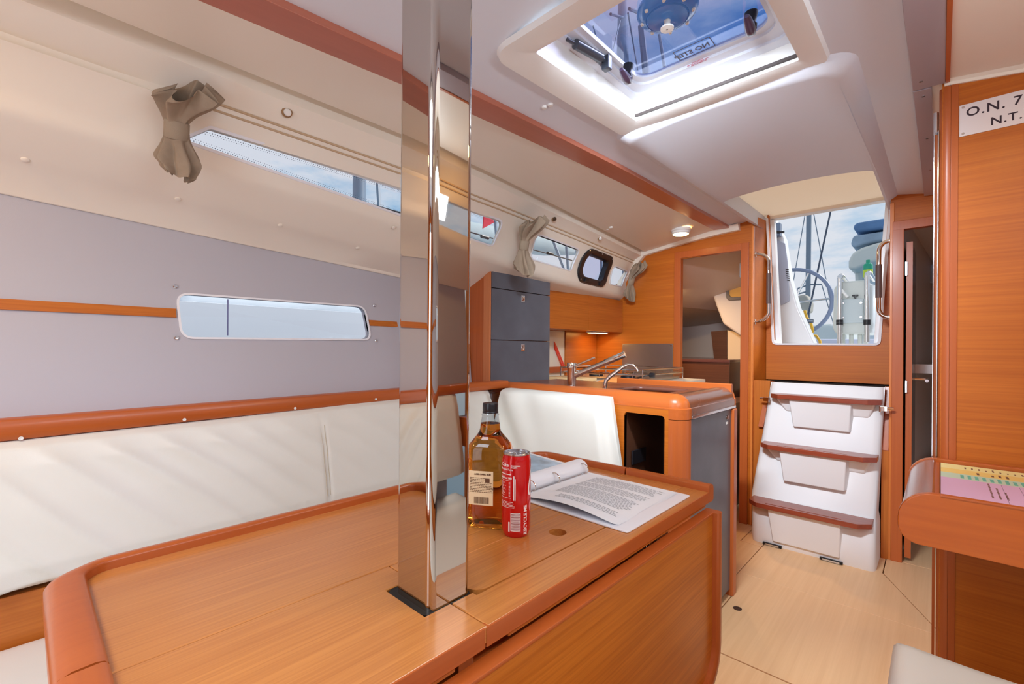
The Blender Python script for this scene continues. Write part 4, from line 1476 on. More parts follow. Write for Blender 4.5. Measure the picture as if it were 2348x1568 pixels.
# orange oven cloth on the worktop
b = MB()
def cl(u, v):
    x, y = -1.40 + 0.20 * u, 2.16 + 0.16 * v
    e = math.sin(math.pi * u) * math.sin(math.pi * v)
    return (x, y, 0.866 + 0.03 * e ** 0.5 + 0.008 * noise.noise(Vector((x * 20, y * 20, 0))) * e)
b.grid(cl, 20, 14)
tag(b.build('oven_cloth', mat('orange_cloth', (226, 146, 74), rough=0.9), angle=70), 'crumpled orange cloth on the cream galley worktop', 'cloth')
b = MB(); b.box(-1.72, -1.47, 2.15, 2.30, 0.866, 0.886)
tag(b.build('chopping_board', mat('pale_maple_board', (222, 190, 140), rough=0.5), bevel=0.004), 'pale wooden chopping board on the galley worktop behind the mixer tap', 'board')
# red slotted handle piece leaning against the splashback
me = plate([(0, 0), (0.022, 0.012), (0.055, 0.19), (0.035, 0.245), (0.024, 0.215), (-0.012, 0.03)], [[(0.006, 0.045), (0.018, 0.05), (0.033, 0.145), (0.022, 0.15)][::-1]], 0.006)
a0, a1 = at(1297, 851, 'x', -1.905), at(1278, 783, 'x', -1.925)
uz = (a1 - a0).normalized()
M = basis(a0, Vector((0, -1, 0)), uz, Vector((0, -1, 0)).cross(uz))
rk = mesh_obj(me, 'slotted_handle', mat('red_plastic', (222, 52, 36), rough=0.35), None, M @ Matrix.Scale((a1 - a0).length / 0.245, 4), bevel=0.0)
tag(rk, 'red slotted plastic handle leaning on the cream splashback', 'utensil')
b = MB()
q0, q1 = at(1427, 788, 'y', 2.992), at(1542, 872, 'y', 2.992)
b.box(q0.x, q1.x, 2.9935, 2.9985, q1.z, q0.z)
sp = tag(b.build('splash_plate', BRUSH, bevel=0.0008), 'stainless steel splash plate screwed to the teak bulkhead beside the cooker', 'plate')
for x in (q0.x + 0.012, q1.x - 0.012):
    for z in (q0.z - 0.014, q1.z + 0.014):
        b = MB(); b.lathe([(0.006, 0), (0.005, -0.002)], (x, 2.9935, z), 12, 'y')
        b.build('screw', STEEL, sp)

# ================================================================== NAV STATION
nd = thing('nav_desk', 'teak chart table with rounded glossy end and open top', 'desk', (0.25, 1.5, 0))
y0, y1 = 1.285, 1.738
zt, zl, xl = 0.757, 0.645, -0.0655
prof = [(0.62, zl), (0.02, zl)] + arc2(xl + 0.043, zl + 0.040, 0.041, 260, 180, 6) + arc2(xl + 0.062, zt - 0.062, 0.062, 180, 90, 8) + [(0.62, zt)]
prof = [(0.62, zl - 0.012), (0.03, zl)] + arc2(xl + 0.036, zl + 0.036, 0.036, 265, 180, 6) + arc2(xl + 0.060, zt - 0.060, 0.060, 180, 90, 8) + [(0.62, zt)]
b = MB(); b.prism([(x, y0, z) for x, z in prof], (0, 0.018, 0))
b.build('front_panel', wood('desk_teak', (208, 108, 34), (180, 84, 20), 'x', rough=0.34, coat=0.2, across=60), nd, bevel=0.003)
b = MB(); b.prism([(x, y1 - 0.018, z) for x, z in prof], (0, 0.018, 0))
b.build('back_panel', SOLID_X, nd, bevel=0.002)
skin = arc2(xl + 0.036, zl + 0.036, 0.033, 265, 180, 6) + arc2(xl + 0.060, zt - 0.060, 0.057, 180, 96, 8) + [(-0.012, zt - 0.006)]
skin2 = [(x + 0.008, z - 0.006) for x, z in skin[::-1]]
b = MB(); b.prism([(x, y0 + 0.019, z) for x, z in skin + skin2], (0, y1 - y0 - 0.038, 0))
b.build('rounded_end', wood('glossy_end_veneer', (150, 92, 70), (124, 68, 50), 'y', rough=0.22, coat=0.7, across=40), nd, angle=40)
b = MB(); b.box(0.0, 0.60, y0 + 0.018, y1 - 0.018, 0.66, 0.7463)
b.build('tray', BROWN, nd)
b = MB(); b.box(-0.012, 0.0, y0 + 0.018, y1 - 0.018, 0.70, 0.7478)
b.build('tray_lip', SOLID_Y, nd, bevel=0.001)
b = MB(); b.box(0.0, 0.62, y0 - 0.001, y0 + 0.014, zt - 0.006, zt + 0.001)
b.build('front_fiddle', SOLID_X, nd, bevel=0.003)

# tide and distance table lying on the desk
ch = thing('printed_table_sheet', 'yellow, green and lilac printed table sheet lying in the chart table', 'chart', (0.25, 1.5, 0.7465))
cy0, cy1, cx0, cx1 = y0 + 0.022, y1 - 0.022, 0.002, 0.56
def sheet(name, fy0, fy1, rgb):
    b = MB()
    b.box(cx0, cx1, cy0 + (cy1 - cy0) * fy0, cy0 + (cy1 - cy0) * fy1, 0.7465, 0.7475)
    return b.build(name, mat('paper_' + name, rgb, rough=0.55), ch)
sheet('lilac_band', 0.0, 0.545, (222, 188, 228))
sheet('green_band', 0.545, 0.70, (196, 226, 206))
sheet('amber_band', 0.70, 0.84, (240, 214, 130))
sheet('yellow_band', 0.84, 1.0, (240, 232, 164))
lines = MB()
for k in range(16):
    x = cx0 + 0.10 + 0.028 * k
    lines.box(x, x + 0.0008, cy0 + 0.01, cy0 + (cy1 - cy0) * 0.53, 0.7474, 0.7478)
lines.build('ruled_lines', mat('grey_ink', (150, 130, 160), rough=0.8), ch)['kind'] = 'stuff'
random.seed(11)
ink = MB(); ink2 = MB()
for k in range(34):
    x = cx0 + 0.035 + 0.0125 * k
    a = cy0 + (cy1 - cy0) * 0.57
    ink2.box(x, x + 0.006, a, a + 0.035 + 0.012 * random.random(), 0.7474, 0.7478)
    a = cy0 + (cy1 - cy0) * 0.88
    ink.box(x + 0.01, x + 0.013, a, a + 0.010 + 0.018 * random.random(), 0.7474, 0.7478)
    a = cy0 + (cy1 - cy0) * 0.735
    if random.random() > 0.3:
        ink.box(x + 0.03, x + 0.0345, a, a + 0.014 + 0.02 * random.random(), 0.7474, 0.7478)
for k in range(3):
    x = cx0 + 0.078 + 0.011 * k
    for j in range(12 - 3 * k):
        a = cy0 + 0.07 + 0.012 * j
        ink.box(x, x + 0.003, a, a + 0.008, 0.7474, 0.7478)
for k in range(5):
    x = cx0 + 0.285 + 0.012 * k
    for j in range(9):
        if random.random() > 0.35:
            a = cy0 + 0.02 + 0.02 * j
            ink.box(x, x + 0.004, a, a + 0.010, 0.7474, 0.7478)
ink.build('dark_print', mat('violet_ink', (120, 84, 70), rough=0.8), ch)['kind'] = 'stuff'
ink2.build('green_print', mat('green_ink', (112, 190, 172), rough=0.8), ch)['kind'] = 'stuff'

seat('seat_cushion', 'white leather navigator seat cushion in front of the chart table', -0.072, 0.55, 0.55, 1.29, 0.33, 0.435, WHITEL, r=0.03)
b = MB(); b.box(-0.04, 0.55, 0.57, 1.27, 0.0, 0.33)
tag(b.build('navigator_bench', W_Y, bevel=0.004), 'teak bench box under the navigator seat cushion', 'bench')

# number plate on the bulkhead
pl = thing('number_plate', 'white engraved number plate screwed high on the nav bulkhead', 'sign', (0.12, YN - 0.002, 1.635))
b = MB(); b.box(0.034, 0.235, YN - 0.0025, YN - 0.0005, 1.635, 1.720)
b.build('plate', mat('white_engraved_plastic', (226, 220, 222), rough=0.4), pl, bevel=0.0004)
INK = mat('dark_engraving', (52, 38, 50), rough=0.7)
MT = lambda x, z: basis((x, YN - 0.0027, z), (1, 0, 0), (0, 0, 1), (0, -1, 0))
for txt, x, z, s in (('O.N. 75', 0.0465, 1.6855, 0.0330), ('N.T.', 0.0925, 1.648, 0.0285)):
    mesh_obj(text_mesh(txt, s, bold=0.0004, spacing=1.12), 'lettering', INK, pl, MT(x, z), smooth=False)
for z in (1.713, 1.642):
    b = MB(); b.lathe([(0.0034, 0), (0.0030, -0.0012), (0.0012, -0.0012)], (0.0415, YN - 0.0025, z), 12, 'y')
    b.build('screw', STEEL, pl)

# ================================================================== ON THE TABLE
def superring(cx, cy, a, bb, n, rot, z, N=48):
    out = []
    for k in range(N):
        t = 2 * math.pi * k / N
        c, s = math.cos(t), math.sin(t)
        u = a * math.copysign(abs(c) ** (2 / n), c)
        v = bb * math.copysign(abs(s) ** (2 / n), s)
        out.append((cx + u * math.cos(rot) - v * math.sin(rot), cy + u * math.sin(rot) + v * math.cos(rot), z))
    return out
BC = Vector((-0.661, 0.643, ZT + 0.0006))
rot = math.radians(43.14 - 12)
bo = thing('rum_bottle', 'flat-sided bottle of amber spirit with black screw cap and paper label', 'bottle', BC)
RUM = bpy.data.materials.new('amber_spirit')
RUM.use_nodes = True
_b = RUM.node_tree.nodes['Principled BSDF']
_b.inputs['Base Color'].default_value = (0.62, 0.20, 0.022, 1)
_b.inputs['Transmission Weight'].default_value = 1.0
_b.inputs['Roughness'].default_value = 0.02
_b.inputs['IOR'].default_value = 1.36
b = MB()
prof = [(0.030, 0.004, 5), (0.037, 0.0, 5), (0.041, 0.006, 5), (0.0425, 0.014, 5), (0.0420, 0.030, 5), (0.0415, 0.045, 5), (0.0415, 0.112, 5), (0.0425, 0.122, 5), (0.0425, 0.150, 4.5), (0.0405, 0.158, 4), (0.034, 0.167, 3.4), (0.0255, 0.178, 2.8), (0.0215, 0.184, 2.4), (0.0205, 0.190, 2), (0.0195, 0.200, 2)]
b.loft([superring(BC.x, BC.y, r, r * (0.86 if n > 2.5 else 1.0), n, rot, BC.z + h) for r, h, n in prof])
b.build('filled_body', RUM, bo, angle=50)
b = MB()
b.loft([superring(BC.x, BC.y, r, r, 2, rot, BC.z + h, 32) for r, h in ((0.0195, 0.2002), (0.0182, 0.206), (0.0172, 0.212), (0.0168, 0.215), (0.0178, 0.217), (0.0165, 0.219), (0.0150, 0.224))], caps=False)
b.build('neck', thin_glass('clear_bottle_neck', (232, 236, 240)), bo)
b = MB()
N = 48
rings = []
for r, h in ((0.0160, 0.2205), (0.0160, 0.2235), (0.0152, 0.2245), (0.0157, 0.2255), (0.0157, 0.238), (0.0148, 0.2405), (0.010, 0.241)):
    rings.append([(BC.x + (r - (0.0003 if k % 2 else 0)) * math.cos(2 * math.pi * k / N), BC.y + (r - (0.0003 if k % 2 else 0)) * math.sin(2 * math.pi * k / N), BC.z + h) for k in range(N)])
b.loft(rings)
b.build('cap', BLACKP, bo, angle=60)
# paper label on the flat face turned to the camera
fdir = Vector((math.sin(rot), -math.cos(rot), 0))
rdir = Vector((math.cos(rot), math.sin(rot), 0))
face = BC + fdir * (0.0415 * 0.86 + 0.0006)
def lab(u, v, o=0.0):
    k = abs(u) / 0.0415
    dpt = -0.0415 * 0.86 * (1 - (1 - min(0.999, k) ** 5) ** 0.2)
    return face + rdir * u + fdir * (dpt + o) + Vector((0, 0, v))
b = MB(); b.grid(lambda s, t: lab(-0.034 + 0.050 * s, 0.046 + 0.066 * t, 0.0004), 14, 2)
lb = b.build('label', mat('cream_label', (226, 200, 160), rough=0.6), bo)
LI = mat('label_ink', (96, 62, 40), rough=0.8)
def labfn(x0, z0):
    return lambda co: lab(x0 + co.x, z0 + co.y, 0.0009 + co.z)
mesh_obj(text_mesh('AGED DARK RUM', 0.0042, bold=0.0001), 'print', LI, lb, fn=labfn(-0.022, 0.1045), smooth=False)
b = MB()
random.seed(5)
for r_ in range(10):
    u = -0.031
    zz = 0.098 - r_ * 0.0030
    while u < 0.013:
        w = 0.002 + 0.003 * random.random()
        if not (u > -0.004 and r_ < 3):
            b.poly([lab(u, zz, 0.0009), lab(u + w, zz, 0.0009), lab(u + w, zz + 0.0011, 0.0009), lab(u, zz + 0.0011, 0.0009)])
        u += w + 0.001
u = -0.022
while u < 0.008:
    w = 0.0006 + 0.0009 * random.random()
    b.poly([lab(u, 0.049, 0.0009), lab(u + w, 0.049, 0.0009), lab(u + w, 0.062, 0.0009), lab(u, 0.062, 0.0009)])
    u += w + 0.0006 + 0.0006 * random.random()
b.poly([lab(0.000, 0.0905, 0.0009), lab(0.009, 0.0905, 0.0009), lab(0.009, 0.0985, 0.0009), lab(0.000, 0.0985, 0.0009)])
b.build('fine_print', LI, lb, smooth=False, merge=False)['kind'] = 'stuff'

# red slim can ---------------------------------------------------------
KC = Vector((-0.587, 0.641, ZT + 0.0004))
KR = 0.0274
can = thing('drink_can', 'tall slim red drink can with white lettering beside the bottle', 'can', KC)
b = MB(); b.lathe([(0.0215, 0.0045), (0.0225, 0.0), (0.0240, 0.003), (0.0262, 0.0085), (KR, 0.013), (KR, 0.1405), (0.0266, 0.1445), (0.0248, 0.1500), (0.0245, 0.1508)], KC, 48, caps=False)
b.build('can_body', mat('red_lacquer', (206, 8, 16), rough=0.22, coat=0.5, metal=0.15), can, angle=60)
b = MB(); b.lathe([(0.0245, 0.1506), (0.0256, 0.1516), (0.0258, 0.1535), (0.0250, 0.1545), (0.0240, 0.1538), (0.0236, 0.1500), (0.0222, 0.1490), (0.004, 0.1494), (0.0005, 0.1494)], KC, 48, caps=False)
ldm = b.build('lid', mat('bare_aluminium', (206, 206, 210), rough=0.24, metal=1.0), can, angle=40)
me = plate([(0.0095 * math.cos(a) * (1.0 if math.cos(a) > 0 else 1.1), 0.0062 * math.sin(a)) for a in [i * math.pi / 10 for i in range(20)]],
           [[(-0.004 + 0.0034 * math.cos(a), 0.0034 * math.sin(a)) for a in [i * math.pi / 6 for i in range(12)]]], 0.0012)
mesh_obj(me, 'pull_tab', MATS['bare_aluminium'], can, Matrix.Translation(KC + Vector((0.001, 0.002, 0.1502))) @ Matrix.Rotation(math.radians(20), 4, 'Z'), smooth=False)
b = MB(); b.lathe([(0.0226, 0.0004), (0.0242, 0.0034), (0.0258, 0.0072)], KC, 48, caps=False)
PHI0 = math.atan2(-KC.y, -KC.x)
WL = mat('white_print', (246, 236, 236), rough=0.4)
def cyl(s, h, o=0.0003):
    a = PHI0 + s / KR
    return KC + Vector(((KR + o) * math.cos(a), (KR + o) * math.sin(a), h))
def cylfn(s0, h0, up=False):
    if up:
        return lambda co: cyl(s0 - co.y, h0 + co.x, 0.0002 + co.z)
    return lambda co: cyl(s0 + co.x, h0 + co.y, 0.0002 + co.z)
mesh_obj(text_mesh('RECYCLE ME', 0.0095, bold=0.0003), 'lettering', WL, can, fn=cylfn(0.0215, 0.0065, True), smooth=False)
mesh_obj(text_mesh('Coke', 0.0088, bold=0.0001), 'lettering', WL, can, fn=cylfn(-0.0345, 0.1315), smooth=False)
mesh_obj(text_mesh('ORIGINAL', 0.0034, bold=0.00015, spacing=1.2), 'lettering', WL, can, fn=cylfn(-0.0105, 0.1325), smooth=False)
mesh_obj(text_mesh('TASTE', 0.0034, bold=0.00015, spacing=1.2), 'lettering', WL, can, fn=cylfn(-0.0095, 0.1292), smooth=False)
mesh_obj(text_mesh('Nutrition Facts', 0.0052), 'lettering', WL, can, fn=cylfn(-0.0385, 0.1245), smooth=False)
mesh_obj(text_mesh('Calories 140', 0.0058, bold=0.0001), 'lettering', WL, can, fn=cylfn(-0.0385, 0.1085), smooth=False)
b = MB()
def strip(s0, s1, h0, h1, o=0.0003, n=8):
    for k in range(n):
        a, c = s0 + (s1 - s0) * k / n, s0 + (s1 - s0) * (k + 1) / n
        b.poly([cyl(a, h0, o), cyl(c, h0, o), cyl(c, h1, o), cyl(a, h1, o)])
for h in (0.1165, 0.1055, 0.0735):
    strip(-0.038, -0.010, h, h + (0.0016 if h > 0.11 else 0.0006))
random.seed(9)
for k in range(12):
    h = 0.102 - k * 0.0022
    strip(-0.038, -0.038 + 0.010 + 0.008 * random.random(), h, h + 0.0006, n=4)
    strip(-0.0145, -0.0115, h, h + 0.0008, n=1)
for k in range(5):
    strip(-0.036, -0.002 - 0.006 * random.random(), 0.066 - k * 0.0025, 0.0667 - k * 0.0025, n=8)
strip(-0.0055, -0.0035, 0.070, 0.115, n=1)
strip(-0.0025, -0.0012, 0.070, 0.110, n=1)
strip(-0.0105, 0.0082, 0.0030 + 0.0105, 0.0465, n=8)
strip(-0.0150, -0.0120, 0.012, 0.030, n=1)
b.build('small_print', WL, can, smooth=False, merge=False)['kind'] = 'stuff'
b = MB()
for k in range(16):
    h = 0.0155 + k * 0.0019
    strip(-0.0095, 0.0072, h, h + 0.0006 + 0.0005 * (k % 3 == 0), 0.0006, n=6)
b.build('barcode', mat('barcode_ink', (150, 60, 60), rough=0.6), can, smooth=False, merge=False)['kind'] = 'stuff'
# looping script stroke running round the side
cv = [(0.043, 0.133, 0.0010), (0.040, 0.130, 0.0012), (0.036, 0.122, 0.0013), (0.031, 0.108, 0.0015), (0.0275, 0.094, 0.0018), (0.0268, 0.085, 0.0022), (0.029, 0.0795, 0.0024), (0.034, 0.080, 0.0018), (0.040, 0.087, 0.0014), (0.045, 0.096, 0.0012)]
b = MB()
pts = []
for i in range(len(cv) - 1):
    for k in range(6):
        t = k / 6
        p0, p1, p2, p3 = cv[max(0, i - 1)], cv[i], cv[i + 1], cv[min(len(cv) - 1, i + 2)]
        pts.append(tuple(0.5 * ((2 * p1[j]) + (-p0[j] + p2[j]) * t + (2 * p0[j] - 5 * p1[j] + 4 * p2[j] - p3[j]) * t * t + (-p0[j] + 3 * p1[j] - 3 * p2[j] + p3[j]) * t ** 3) for j in range(3)))
rows = []
for i, p in enumerate(pts):
    a, c = pts[max(0, i - 1)], pts[min(len(pts) - 1, i + 1)]
    t = Vector((c[0] - a[0], c[1] - a[1])).normalized()
    nn = Vector((-t.y, t.x)) * p[2]
    rows.append([cyl(p[0] + nn.x, p[1] + nn.y), cyl(p[0] - nn.x, p[1] - nn.y)])
b.loft(rows, closed=False)
b.build('script_stroke', WL, can, smooth=False)
b = MB()
rows = []
for k in range(16):
    t = k / 15
    h = 0.074 - 0.036 * t
    w = 0.0035 * math.sin(math.pi * min(1, t * 1.1 + 0.02)) + 0.0006
    rows.append([cyl(0.036 - 0.004 * math.sin(t * 3) + w, h), cyl(0.036 - 0.004 * math.sin(t * 3) - w, h)])
b.loft(rows, closed=False)
b.build('pink_ribbon', mat('pink_print', (236, 120, 124), rough=0.4), can, smooth=False)

# ring binder -------------------------------------------------------------
bi = thing('ring_binder', 'open white ring binder with printed sheets lying on the table', 'binder', (-0.62, 0.94, ZT + 0.0005))
WB = mat('white_vinyl', (236, 240, 248), rough=0.35)
PAP = mat('white_paper', (236, 240, 246), rough=0.7)
me = plate(round_poly([(-0.728, 0.788), (-0.432, 0.786), (-0.434, 1.091), (-0.728, 1.093)], 0.008, 3), [], 0.003)
mesh_obj(me, 'back_cover', WB, bi, Matrix.Translation((0, 0, ZT + 0.0005)), bevel=0.001, angle=40)
# spine standing half up, rounded
b = MB()
sec = []
for k in range(9):
    a = math.radians(-20 + 150 * k / 8)
    sec.append((-0.752 + 0.030 * math.cos(a) * 0.9, ZT + 0.012 + 0.024 * math.sin(a)))
sec2 = [(-0.752 + (x + 0.752) * 0.9, ZT + 0.012 + (z - ZT - 0.012) * 0.88) for x, z in sec[::-1]]
b.prism([(x, 0.792, z) for x, z in sec + sec2], (0, 0.300, 0))
b.build('spine', WB, bi, angle=50)
b = MB(); b.box(-0.738, -0.722, 0.80, 1.085, ZT + 0.0036, ZT + 0.006)
b.build('ring_bar', STEEL, bi, bevel=0.001)
for y in (0.845, 0.94, 1.07):
    pts = [(-0.726 + 0.016 * math.cos(math.radians(a)), y, ZT + 0.0165 + 0.014 * math.sin(math.radians(a))) for a in range(-60, 241, 25)]
    b = MB(); b.tube(pts, 0.0015, 8)
    b.build('ring', CHROME, bi)
b = MB()
b.hexa([(-1.02, 0.80, ZT + 0.0255), (-0.772, 0.80, ZT + 0.012), (-0.772, 1.09, ZT + 0.012), (-1.02, 1.09, ZT + 0.0255),
        (-1.02, 0.80, ZT + 0.0285), (-0.772, 0.80, ZT + 0.015), (-0.772, 1.09, ZT + 0.015), (-1.02, 1.09, ZT + 0.0285)])
b.build('front_cover', WB, bi, bevel=0.001)
b = MB()
b.poly([(-0.985, 0.83, ZT + 0.0271), (-0.790, 0.83, ZT + 0.0163), (-0.790, 1.075, ZT + 0.0163), (-0.985, 1.075, ZT + 0.0271)])
PH = mat('pale_sea_photo', (170, 196, 216), rough=0.3, var=0.35, var_scale=22)
b.build('picture_sheet', PH, bi, smooth=False)
def pagez(x, y, lift):
    u = (x + 0.715) / 0.25
    v = (y - 0.80) / 0.275
    return ZT + 0.0042 + lift + 0.010 * math.sin(math.pi * min(1, max(0, u))) ** 1.2 * (1 - 0.5 * v) + 0.002 * math.sin(3 * u + 4 * v)
for i in range(3):
    lift = 0.0007 * (2 - i) if i else 0.0016
    dx, dy = (0.0, 0.004 * (2 - i), 0.006)[i], 0.003 * i
    b = MB()
    b.grid(lambda s, t: (-0.712 + 0.245 * s + dx * s, 0.797 + dy + 0.276 * t, pagez(-0.712 + 0.245 * s, 0.797 + 0.276 * t, lift)), 22, 10)
    b.build('sheet', PAP, bi)
b = MB()
random.seed(21)
for r_ in range(33):
    y = 1.050 - r_ * 0.0068
    if r_ in (8, 15, 27, 28):
        continue
    x = -0.672 + (0.03 if r_ > 28 else 0)
    xe = -0.492 - (0.09 * random.random() if r_ in (7, 14, 26) else 0.008 * random.random())
    while x < xe:
        w = 0.004 + 0.010 * random.random()
        b.poly([(xx, yy_, pagez(xx, yy_, 0.0016) + 0.0004) for xx, yy_ in ((x, y), (x + w, y), (x + w, y + 0.0017), (x, y + 0.0017))])
        x += w + 0.0022
b.build('print', mat('grey_type', (120, 128, 140), rough=0.8), bi, smooth=False, merge=False)['kind'] = 'stuff'

# ================================================================== SURFACE HITS
def hit(px, py, fx, lo=0.4, hi=5.0):
    d = _f + _r * ((px - CX) / F_PX) - _u * ((py - CY) / F_PX)
    c = Vector((0, 0, CZ))
    for _ in range(50):
        m = (lo + hi) / 2
        p = c + d * m
        if p.x - fx(p.y, p.z) > 0: lo = m
        else: hi = m
    return c + d * lo
def deck_x(y, z):
    q = g(y)
    a = [(q - 0.414, itp(Z_SEAM, y)), (q - 0.28, itp(Z_CREASE, y)), (q - 0.172, itp(Z_LIP, y))]
    for (x0, z0), (x1, z1) in zip(a, a[1:]):
        if z <= z1:
            return x0 + (x1 - x0) * (z - z0) / (z1 - z0)
    return a[-1][0]

# ================================================================== CURTAINS
def curtain(label, T, TI, B, wt, wb_, seed, dep=1.0):
    t0 = thing('curtain', label, 'curtain', TI, 'tied curtains along the side windows')
    ax = (B - T).normalized()
    wy = Vector((0, 1, 0)); wy = (wy - ax * wy.dot(ax)).normalized()
    nn = wy.cross(ax).normalized()
    if nn.x < 0: nn = -nn
    L = (B - T).length
    tt = (TI - T).dot(ax) / L
    b = MB()
    rings = []
    N = 110
    rnd = random.Random(seed)
    ph = [rnd.random() * 6 for _ in range(6)]
    NT = 34
    for i in range(NT + 1):
        t = i / NT
        k = abs(t - tt)
        up = t < tt
        e = k / tt if up else k / (1 - tt)
        w = 0.024 + ((wt if up else wb_) - 0.024) * sm(0.12, 1.0, e) ** 0.8
        d = (0.015 + (0.030 if up else 0.024) * sm(0.1, 1.0, e)) * dep
        if not up: w *= 1.12 - 0.42 * sm(0.62, 1.0, e)
        ring = []
        for j in range(N):
            a = 2 * math.pi * j / N
            pl = abs(math.sin(3.5 * a + ph[0] + 0.9 * math.sin(2 * a + ph[1]) + (1.8 * t if not up else -1.2 * t))) ** 1.5
            pl2 = math.sin(9 * a + ph[2] + 5 * t)
            rr = 1 - (0.42 * sm(0.0, 0.5, e) + 0.08) * pl + 0.06 * pl2 * sm(0.1, 0.6, e)
            off = math.cos(a) * w * rr
            dd = math.sin(a) * d * rr * 1.25
            # ragged fan at the ends
            axo = 0.0
            if e > 0.6:
                axo = (-1 if up else 1) * sm(0.6, 1, e) * (0.030 if up else 0.018) * (0.6 * math.cos(a * 1.0 + ph[3]) + 0.8 * pl - 0.3)
            p = T + ax * (L * t + axo) + wy * (off + (0.010 * math.sin(3 * t + ph[4])) + (0.030 * e * e if up else -0.006 * e)) + nn * (dd + d * 0.9)
            ring.append(p)
        rings.append(ring)
    b.loft(rings, caps=False)
    b.build('cloth', LINEN, t0, angle=60)
    b = MB()
    rings = []
    for o, gsc in ((-0.021, 1.0), (-0.018, 1.08), (0.018, 1.08), (0.021, 1.0)):
        rings.append([T + ax * (L * tt + o) + wy * (0.0245 * gsc * math.cos(2 * math.pi * j / 28) + 0.010 * math.sin(3 * tt + ph[4])) + nn * (0.0165 * gsc * math.sin(2 * math.pi * j / 28) * dep * 1.1 + 0.0145 * dep) for j in range(28)])
    b.loft(rings, caps=False)
    b.build('tie_band', mat('band_linen', (156, 140, 120), rough=0.9, bump=0.5, bump_scale=900), t0, angle=60)
    return t0
def on_plane(q, x): return at(q[0], q[1], 'x', x)
curtain('tied taupe linen curtain at the pointed end of the long window', on_plane((404, 200), -1.345), on_plane((402, 294), -1.40), on_plane((397, 392), -1.435), 0.070, 0.055, 2)
curtain('tied taupe linen curtain hanging over the top of the grey locker', on_plane((1208, 502), -1.42), on_plane((1196, 560), -1.47), on_plane((1188, 622), -1.50), 0.078, 0.070, 5)
cu3 = curtain('tied taupe linen curtain in the corner by the aft bulkhead', on_plane((1450, 604), -1.545), on_plane((1440, 643), -1.60), on_plane((1434, 680), -1.64), 0.050, 0.055, 9)

# ================================================================== PORTLIGHT
po = thing('portlight', 'black framed opening portlight in the cabin side', 'portlight', (-1.6, 2.46, 1.49))
b = MB()
ringo, ringi = rrect(2.262, 2.662, 1.458, 1.656, 0.075, 8), rrect(2.312, 2.608, 1.497, 1.626, 0.045, 8)
def P3(q, o): return (coach_x(q[0], q[1]) + o, q[0], q[1])
b.loft([[P3(q, 0.0) for q in ringo], [P3(q, 0.012) for q in fwd_ring(ringo, -0.004)], [P3(q, 0.016) for q in fwd_ring(ringi, 0.012)], [P3(q, 0.010) for q in ringi], [P3(q, -0.03) for q in ringi]], caps=False)
b.build('frame', BLACKP, po, angle=50)
b = MB(); b.poly([P3(q, -0.02) for q in ringi])
b.build('pane', TINT, po, smooth=False)
for y in (2.36, 2.56):
    b = MB(); z = 1.474
    x = coach_x(y, z) + 0.012
    b.hexa([(x, y - 0.02, z - 0.008), (x + 0.012, y - 0.02, z - 0.008), (x + 0.012, y + 0.02, z - 0.008), (x, y + 0.02, z - 0.008), (x + 0.004, y - 0.016, z + 0.014), (x + 0.016, y - 0.016, z + 0.014), (x + 0.016, y + 0.016, z + 0.014), (x + 0.004, y + 0.016, z + 0.014)])
    b.build('clamp', BLACKP, po, bevel=0.002)
for q in ((2.30, 1.64), (2.62, 1.64), (2.30, 1.475), (2.62, 1.475), (2.46, 1.645)):
    b = MB(); b.lathe([(0.005, 0), (0.004, 0.0025)], P3(q, 0.0125), 10, 'x')
    b.build('screw', STEEL, po)

# ================================================================== SALOON HATCH
ha = thing('saloon_hatch', 'white framed acrylic deck hatch in the ceiling with blue ventilator', 'hatch', (-0.51, 1.137, 1.81))
b = MB()
HR = 0.03
def hz(q, dz): return Vector((q[0], q[1], zc(q[0], q[1]) + dz))
o1 = rrect(-0.832, -0.212, 0.792, 1.470, 0.05, 5)
o2 = rrect(-0.826, -0.218, 0.798, 1.464, 0.048, 5)
o3 = rrect(-0.765, -0.262, 0.858, 1.418, 0.012, 5)
o4 = rrect(HX0 + 0.004, HX1 - 0.004, HY0 + 0.004, HY1 - 0.004, 0.008, 5)
ZG = 1.905
loops = [[hz(q, 0.001) for q in o1], [hz(q, -0.012) for q in o2], [hz(q, -0.014) for q in o3], [hz(q, -0.010) for q in o4], [Vector((q[0], q[1], ZG - 0.03)) for q in o4]]
b.loft(loops, caps=False)
b.build('trim_frame', WHITEP, ha, angle=35)
ALU = mat('white_powder_frame', (226, 230, 240), rough=0.25)
b = MB()
o5 = rrect(HX0 + 0.004, HX1 - 0.004, HY0 + 0.004, HY1 - 0.004, 0.008, 6)
o6 = rrect(-0.730, -0.294, 0.902, 1.372, 0.03, 6)
o7 = rrect(-0.712, -0.312, 0.922, 1.350, 0.045, 6)
o8 = rrect(-0.698, -0.326, 0.938, 1.334, 0.045, 6)
b.loft([[(x, y, ZG - 0.031) for x, y in o5], [(x, y, ZG - 0.026) for x, y in o6], [(x, y, ZG - 0.018) for x, y in o6], [(x, y, ZG - 0.012) for x, y in o7], [(x, y, ZG - 0.004) for x, y in o7], [(x, y, ZG - 0.002) for x, y in o8], [(x, y, ZG + 0.01) for x, y in o8]], caps=False)
b.build('inner_frame', ALU, ha, angle=40)
b = MB(); b.loft([[(x, y, ZG + 0.004) for x, y in rrect(-0.70, -0.324, 0.936, 1.336, 0.045, 6)], [(x, y, ZG + 0.0052) for x, y in rrect(-0.70, -0.324, 0.936, 1.336, 0.045, 6)]], caps=True)
hg = b.build('acrylic_pane', TINT, ha, smooth=False)
b = MB(); b.box(-0.752, -0.272, HY1 - 0.012, HY1 - 0.004, zc(-0.5, HY1) - 0.012, zc(-0.5, HY1) - 0.004)
